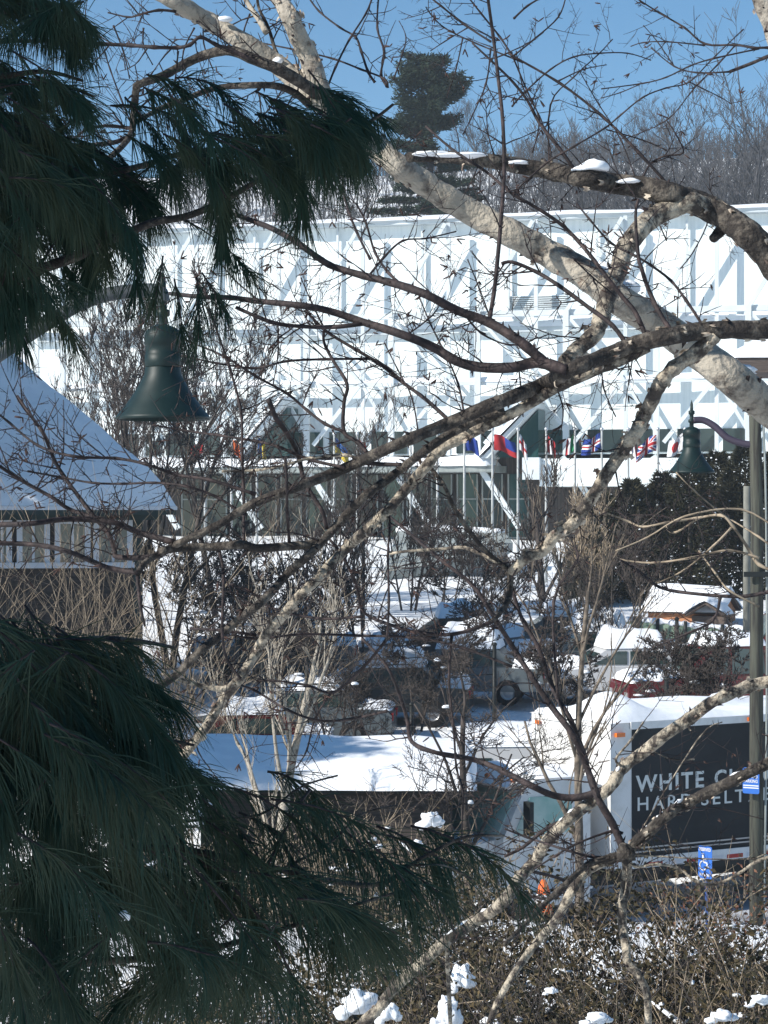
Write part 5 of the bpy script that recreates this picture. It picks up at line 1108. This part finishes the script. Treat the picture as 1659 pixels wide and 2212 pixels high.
def shoot(p, dr, ln_, n, nl, mb, wdt=.00085, droop=.3, spread=.6):
    k = 7; pts = [p]; cur = dr.normalized(); sag = U(.04,.16)
    for j in range(k): cur = (cur+Vector((0,0,-sag))+Vector((U(-1,1),U(-1,1),U(-1,1)))*.07).normalized(); pts.append(pts[-1]+cur*ln_/k)
    PTW.tube(pts, [.0022*(1-.5*j/k) for j in range(k+1)], 5)
    c0 = U(0,1)
    for i in range(n):
        t = (U(0,1)**.75); j = min(k-1, int(t*k)); q = pts[j].lerp(pts[j+1], t*k-j); tg = (pts[j+1]-pts[j]).normalized()
        if noise.noise(Vector((t*5, c0*30, 0))) < -.18: continue
        a = U(0,6.283); x = tg.cross(Vector((.1,1,.05))).normalized(); y = tg.cross(x); rdv = x*math.cos(a)+y*math.sin(a)
        needle(mb, q, (tg*U(.35,1.1)+rdv*U(.3,1.1)*spread+Vector((U(-.08,.08),0,-.12))).normalized(), nl*U(.6,1.15), wdt*U(.7,1.3), droop*U(.2,1.7))
def sprays(cx, cy, rx, ry, n, d0, d1, dx, dy, ln_=.15, nn=210, nl=.10, jit=.5, droop=.30, wdt=.0008):
    if cy < 800: n = max(1, round(n*((.28 if cy < 320 and cx < 520 else .48) if cx > 220 else .85)))
    elif cx > 450: n = max(1, round(n*.34)); nn = int(nn*.8)
    else: n = max(1, round(n*(.42 if cy < 1750 else .31)))
    for i in range(n):
        a = U(0,6.283); r = math.sqrt(R()); X = cx+rx*r*math.cos(a); Y = cy+ry*r*math.sin(a); d = U(d0,d1); sg = -1 if (R() < .22 and dx < .5) else 1
        hang = cy < 800 and ((dy >= .9 and n <= 3) or nn < 125)
        if hang: sg = 1
        p = P(X,Y,d); v = Vector((sg*(dx+.45)+U(-jit,jit)*.7, U(-.6,.6)*jit*1.5, -dy*.42+U(-jit,jit)*.8)).normalized()
        l_ = ln_*U(.6,1.5)
        if hang: v = Vector((dx*.5+U(-.3,.3), U(-.3,.3), -1)).normalized(); l_ *= .55; p.z += .04
        else: p -= v*l_*.5; p.z += .015; p.x -= (.05 if cy < 800 else .06)
        shoot(p, v, l_, int(nn*U(.6,1.15)), nl*U(.8,1.12), random.choice(ND), wdt, droop*U(.7,1.3), U(.4,.95))
def pbranch(pl, d, w0, w1, m=DARKB):
    pts = [P(X,Y,d+(dd if len(t) else 0)) for X,Y,*t in pl for dd in [t[0] if t else 0]]; n = len(pl)
    pp, rr = smooth_line(pts, [(w0+(w1-w0)*i/(n-1))/2/F*d for i in range(n)], 5); b = MB(); b.tube(pp, rr, 9); b.build('limb', m, PT); return pp
tr0 = lambda z: Vector((-1.7,4.2,z))
for pl, d, w0, w1 in (([(-980,760),(-400,700),(-80,645),(0,614),(83,583),(167,553),(215,528),(267,507),(333,480),(400,468),(470,440),(540,400),(620,350),(720,300),(800,262),(850,225)],4.3,30,6),([(-980,520),(-300,470),(0,430),(100,400),(200,380),(300,360),(400,330),(500,320),(600,290)],4.5,26,6),([(-980,260),(-300,200),(0,165),(100,155),(180,175)],4.4,22,6),([(-980,90),(-300,60),(0,25),(90,20),(160,40)],4.4,20,6),
     ([(-1300,1720),(-500,1560),(0,1440),(100,1400),(200,1380),(300,1385),(380,1400)],3.4,26,7),([(-1300,1850),(-500,1760),(0,1640),(150,1600),(300,1590),(420,1610)],3.3,24,6),([(-1300,2000),(-500,1960),(0,1900),(200,1850),(330,1830),(480,1850),(700,1900),(820,1910),(900,1860),(1000,1810),(1090,1805)],3.4,24,5),([(-1300,2260),(-300,2150),(100,2090),(400,2060),(600,2010),(750,1960),(850,1930)],3.3,24,5),([(180,1860),(330,1790),(440,1770),(560,1760),(650,1700),(730,1675)],3.4,8,4),([(560,1900),(700,1830),(780,1760),(860,1740)],3.45,7,4),([(880,1870),(960,1870),(1020,1900)],3.4,5,4)):
    pbranch(pl, d, w0, w1)
S = sprays
# upper left
S(60,10,130,22,16,4.1,4.7,.45,.55); S(170,30,45,20,7,4.2,4.6,.55,.7); S(40,165,70,25,10,4.1,4.7,.5,.5); S(150,185,60,25,10,4.1,4.6,.8,.5); S(30,240,60,60,10,4.1,4.8,.3,.9,nl=.115)
S(90,300,110,40,14,4.1,4.9,.3,.8); S(200,330,90,40,12,4.1,4.7,.5,.6); S(60,400,110,60,22,4.0,4.9,.3,.9,nl=.115); S(200,420,110,50,22,4.0,4.9,.4,.8); S(330,370,70,50,14,4.1,4.7,.6,.6); S(80,520,90,40,14,4.1,4.7,.2,1); S(250,470,80,30,10,4.1,4.7,.3,.9)
S(390,210,35,40,4,4.2,4.6,.4,.7,nn=138); S(460,170,60,20,7,4.1,4.6,.6,.5,nn=161); S(430,250,50,35,6,4.1,4.6,.5,.7,nn=149); S(360,290,50,20,5,4.2,4.6,.6,.7,nn=149); S(440,330,70,40,12,4.1,4.6,.4,.8); S(540,330,60,35,12,4.1,4.6,.5,.7)
S(620,300,50,30,10,4.1,4.5,.5,.7); S(680,270,60,25,12,4.1,4.5,.6,.7); S(760,260,60,25,12,4.1,4.5,.6,.7); S(830,220,30,25,8,4.1,4.4,.8,.5); S(800,310,40,25,8,4.1,4.5,.3,1); S(720,330,60,25,8,4.1,4.5,.2,1,nn=149); S(610,370,60,20,6,4.1,4.5,.2,1,nn=149); S(660,420,20,20,2,4.2,4.4,.4,1,nn=161,nl=.12,jit=.2); S(480,400,60,25,7,4.1,4.5,.2,1)
S(465,470,22,15,2,4.2,4.4,.1,1,jit=.2); S(545,510,30,18,3,4.2,4.4,.6,.7,jit=.3,nn=149); S(345,590,14,10,2,4.2,4.4,.2,1,nn=103,jit=.2); S(375,640,50,10,4,4.2,4.4,.2,1,nn=103,jit=.4); S(430,640,20,10,2,4.2,4.4,.6,.8,nn=92,jit=.2); S(190,560,50,15,4,4.2,4.5,.1,1); S(70,600,60,20,6,4.1,4.5,.1,1,nn=161); S(180,680,25,10,2,4.2,4.4,.6,.8,jit=.3,nn=161); S(20,660,30,20,3,4.2,4.5,.2,1)
S(300,545,15,12,2,4.2,4.4,.1,1,nn=114); S(235,540,20,10,2,4.2,4.5,.3,1,nn=126)
# lower left
lw = dict(nn=230, nl=.125, wdt=.00075, ln_=.17)
S(130,1420,60,40,10,3.2,3.6,.1,1,**lw); S(60,1450,70,30,8,3.2,3.6,-.1,.9,**lw); S(200,1420,60,40,12,3.1,3.5,.3,.9,**lw); S(290,1400,60,15,9,3.1,3.5,.8,.5,**lw); S(330,1450,60,30,9,3.1,3.5,.7,.6,**lw); S(210,1520,110,50,20,3.0,3.5,.2,1,**lw); S(60,1560,80,60,18,3.0,3.5,0,1,**lw); S(330,1540,60,40,10,3.1,3.5,.6,.7,**lw)
S(120,1640,130,50,22,3.0,3.5,.1,1,**lw); S(310,1640,90,40,14,3.0,3.5,.5,.8,**lw); S(430,1640,30,15,4,3.1,3.4,.7,.7,**lw); S(60,1760,80,50,14,3.0,3.5,0,1,**lw); S(220,1740,70,30,8,3.1,3.5,.2,1,**lw); S(350,1690,60,20,5,3.1,3.5,.3,1,nn=149,nl=.12)
S(80,1880,110,40,14,3.1,3.6,.1,1,**lw); S(250,1880,70,50,16,3.0,3.5,.1,1,**lw); S(350,1860,50,35,11,3.1,3.5,.5,.8,**lw); S(100,1990,140,50,18,3.0,3.6,.1,1,**lw); S(300,2000,120,50,18,3.0,3.6,.2,1,**lw); S(480,1880,60,30,10,3.1,3.5,.5,.7,**lw); S(460,1980,70,40,12,3.1,3.5,.2,1,**lw); S(560,1930,60,25,9,3.1,3.5,.2,1,**lw)
S(100,2120,150,50,18,3.0,3.6,.1,1,**lw); S(330,2120,130,40,14,3.0,3.6,.1,1,**lw); S(550,2080,90,40,10,3.1,3.6,.2,1,**lw); S(690,1920,60,20,7,3.1,3.5,.3,.9,nn=161,nl=.12); S(790,1925,50,20,8,3.1,3.5,.3,1,**lw); S(830,1960,30,20,5,3.1,3.5,.5,.9,**lw); S(700,2010,50,30,5,3.1,3.5,.2,1,nn=161,nl=.12); S(650,2080,70,30,6,3.1,3.5,.1,1,nn=161,nl=.12)
S(520,1760,40,15,4,3.2,3.5,.1,1,nn=138,nl=.11); S(640,1720,40,15,4,3.3,3.6,.6,.2,nn=138,nl=.11); S(720,1685,10,5,2,3.3,3.6,1,-.1,nn=138,nl=.10,jit=.15); S(590,1790,50,20,5,3.2,3.6,.2,1,nn=138,nl=.11); S(820,1755,45,12,4,3.3,3.6,.8,.3,nn=138,nl=.11); S(840,1800,40,20,4,3.3,3.6,.3,.9,nn=126,nl=.11); S(700,1800,60,20,5,3.3,3.6,.2,1,nn=126,nl=.11)
S(1000,1815,60,8,6,3.3,3.5,.7,.5,nn=138,nl=.115,jit=.3); S(1080,1812,40,8,5,3.3,3.5,.9,.4,nn=138,nl=.115,jit=.25); S(920,1875,40,10,5,3.3,3.5,.5,.8,nn=138,nl=.115); S(970,1890,25,10,4,3.3,3.5,.8,.6,nn=149,nl=.115)
# bulk of the crown left of the picture
S(-260,300,200,320,40,3.9,4.8,.3,.8,nn=126,wdt=.0016); S(-300,1700,230,380,46,3.1,4.2,.3,.9,nn=126,nl=.125,wdt=.0016); S(-250,900,170,250,20,4.0,4.8,.2,1,nn=114,wdt=.0016)
PTW.build('crown', TWIG, PT)
for nb in ND: nb.build('needles', PINE, PT, True)
b = MB(); b.blob(P(268,1980,3.1), .008,.007,.0085, 3, .4, 8, 10, -.6); b.build('snow_cap', SNOW, PT)

# ------------------------------------------------------------------ winter haze
hm = bpy.data.materials.new('haze_air'); hm.use_nodes = True; hn = hm.node_tree; hn.nodes.remove(hn.nodes['Principled BSDF'])
pv = hn.nodes.new('ShaderNodeVolumePrincipled'); pv.inputs['Density'].default_value = .0007; pv.inputs['Color'].default_value = (.84,.93,1,1); pv.inputs['Anisotropy'].default_value = .2
hn.links.new(pv.outputs[0], hn.nodes['Material Output'].inputs['Volume'])
b = MB(); b.box(-430, 430, -80, 430, -16, 78); hz = b.build('haze', hm, None, False); hz['kind'] = 'stuff'
# ------------------------------------------------------------------ light, sky, camera
sun_dir = Vector((-.75, -.36, .53)).normalized()
sl = bpy.data.lights.new('sun', 'SUN'); sl.energy = 4.4; sl.angle = rad(.5); sl.color = (1, .95, .87)
so = bpy.data.objects.new('sun', sl); C.objects.link(so); so.rotation_euler = sun_dir.to_track_quat('Z', 'Y').to_euler(); so.location = (-30, -10, 30)
w = bpy.data.worlds.new('World'); bpy.context.scene.world = w; w.use_nodes = True
nt = w.node_tree; sky = nt.nodes.new('ShaderNodeTexSky'); sky.sky_type = 'NISHITA'; sky.sun_disc = False
sky.sun_elevation = math.asin(sun_dir.z); sky.sun_rotation = math.atan2(sun_dir.x, sun_dir.y); sky.altitude = 2600; sky.air_density = 1.0; sky.dust_density = .0; sky.ozone_density = 1.0
bg = nt.nodes['Background']; bg.inputs[1].default_value = .09; hs = nt.nodes.new('ShaderNodeHueSaturation'); hs.inputs['Saturation'].default_value = 1.3; hs.inputs['Hue'].default_value = .493; nt.links.new(sky.outputs[0], hs.inputs['Color']); nt.links.new(hs.outputs[0], bg.inputs[0])
cam = bpy.data.cameras.new('camera'); co = bpy.data.objects.new('camera', cam); C.objects.link(co)
co.rotation_euler = (rad(90), 0, 0); cam.sensor_fit = 'VERTICAL'; cam.angle = 2*math.atan(1106/F); cam.clip_end = 5000; cam.clip_start = .05
sc = bpy.context.scene; sc.camera = co
sc.view_settings.view_transform = 'Standard'; sc.view_settings.look = 'None'; sc.view_settings.exposure = .70; sc.view_settings.gamma = 1
sc.cycles.max_bounces = 5; sc.cycles.transparent_max_bounces = 4
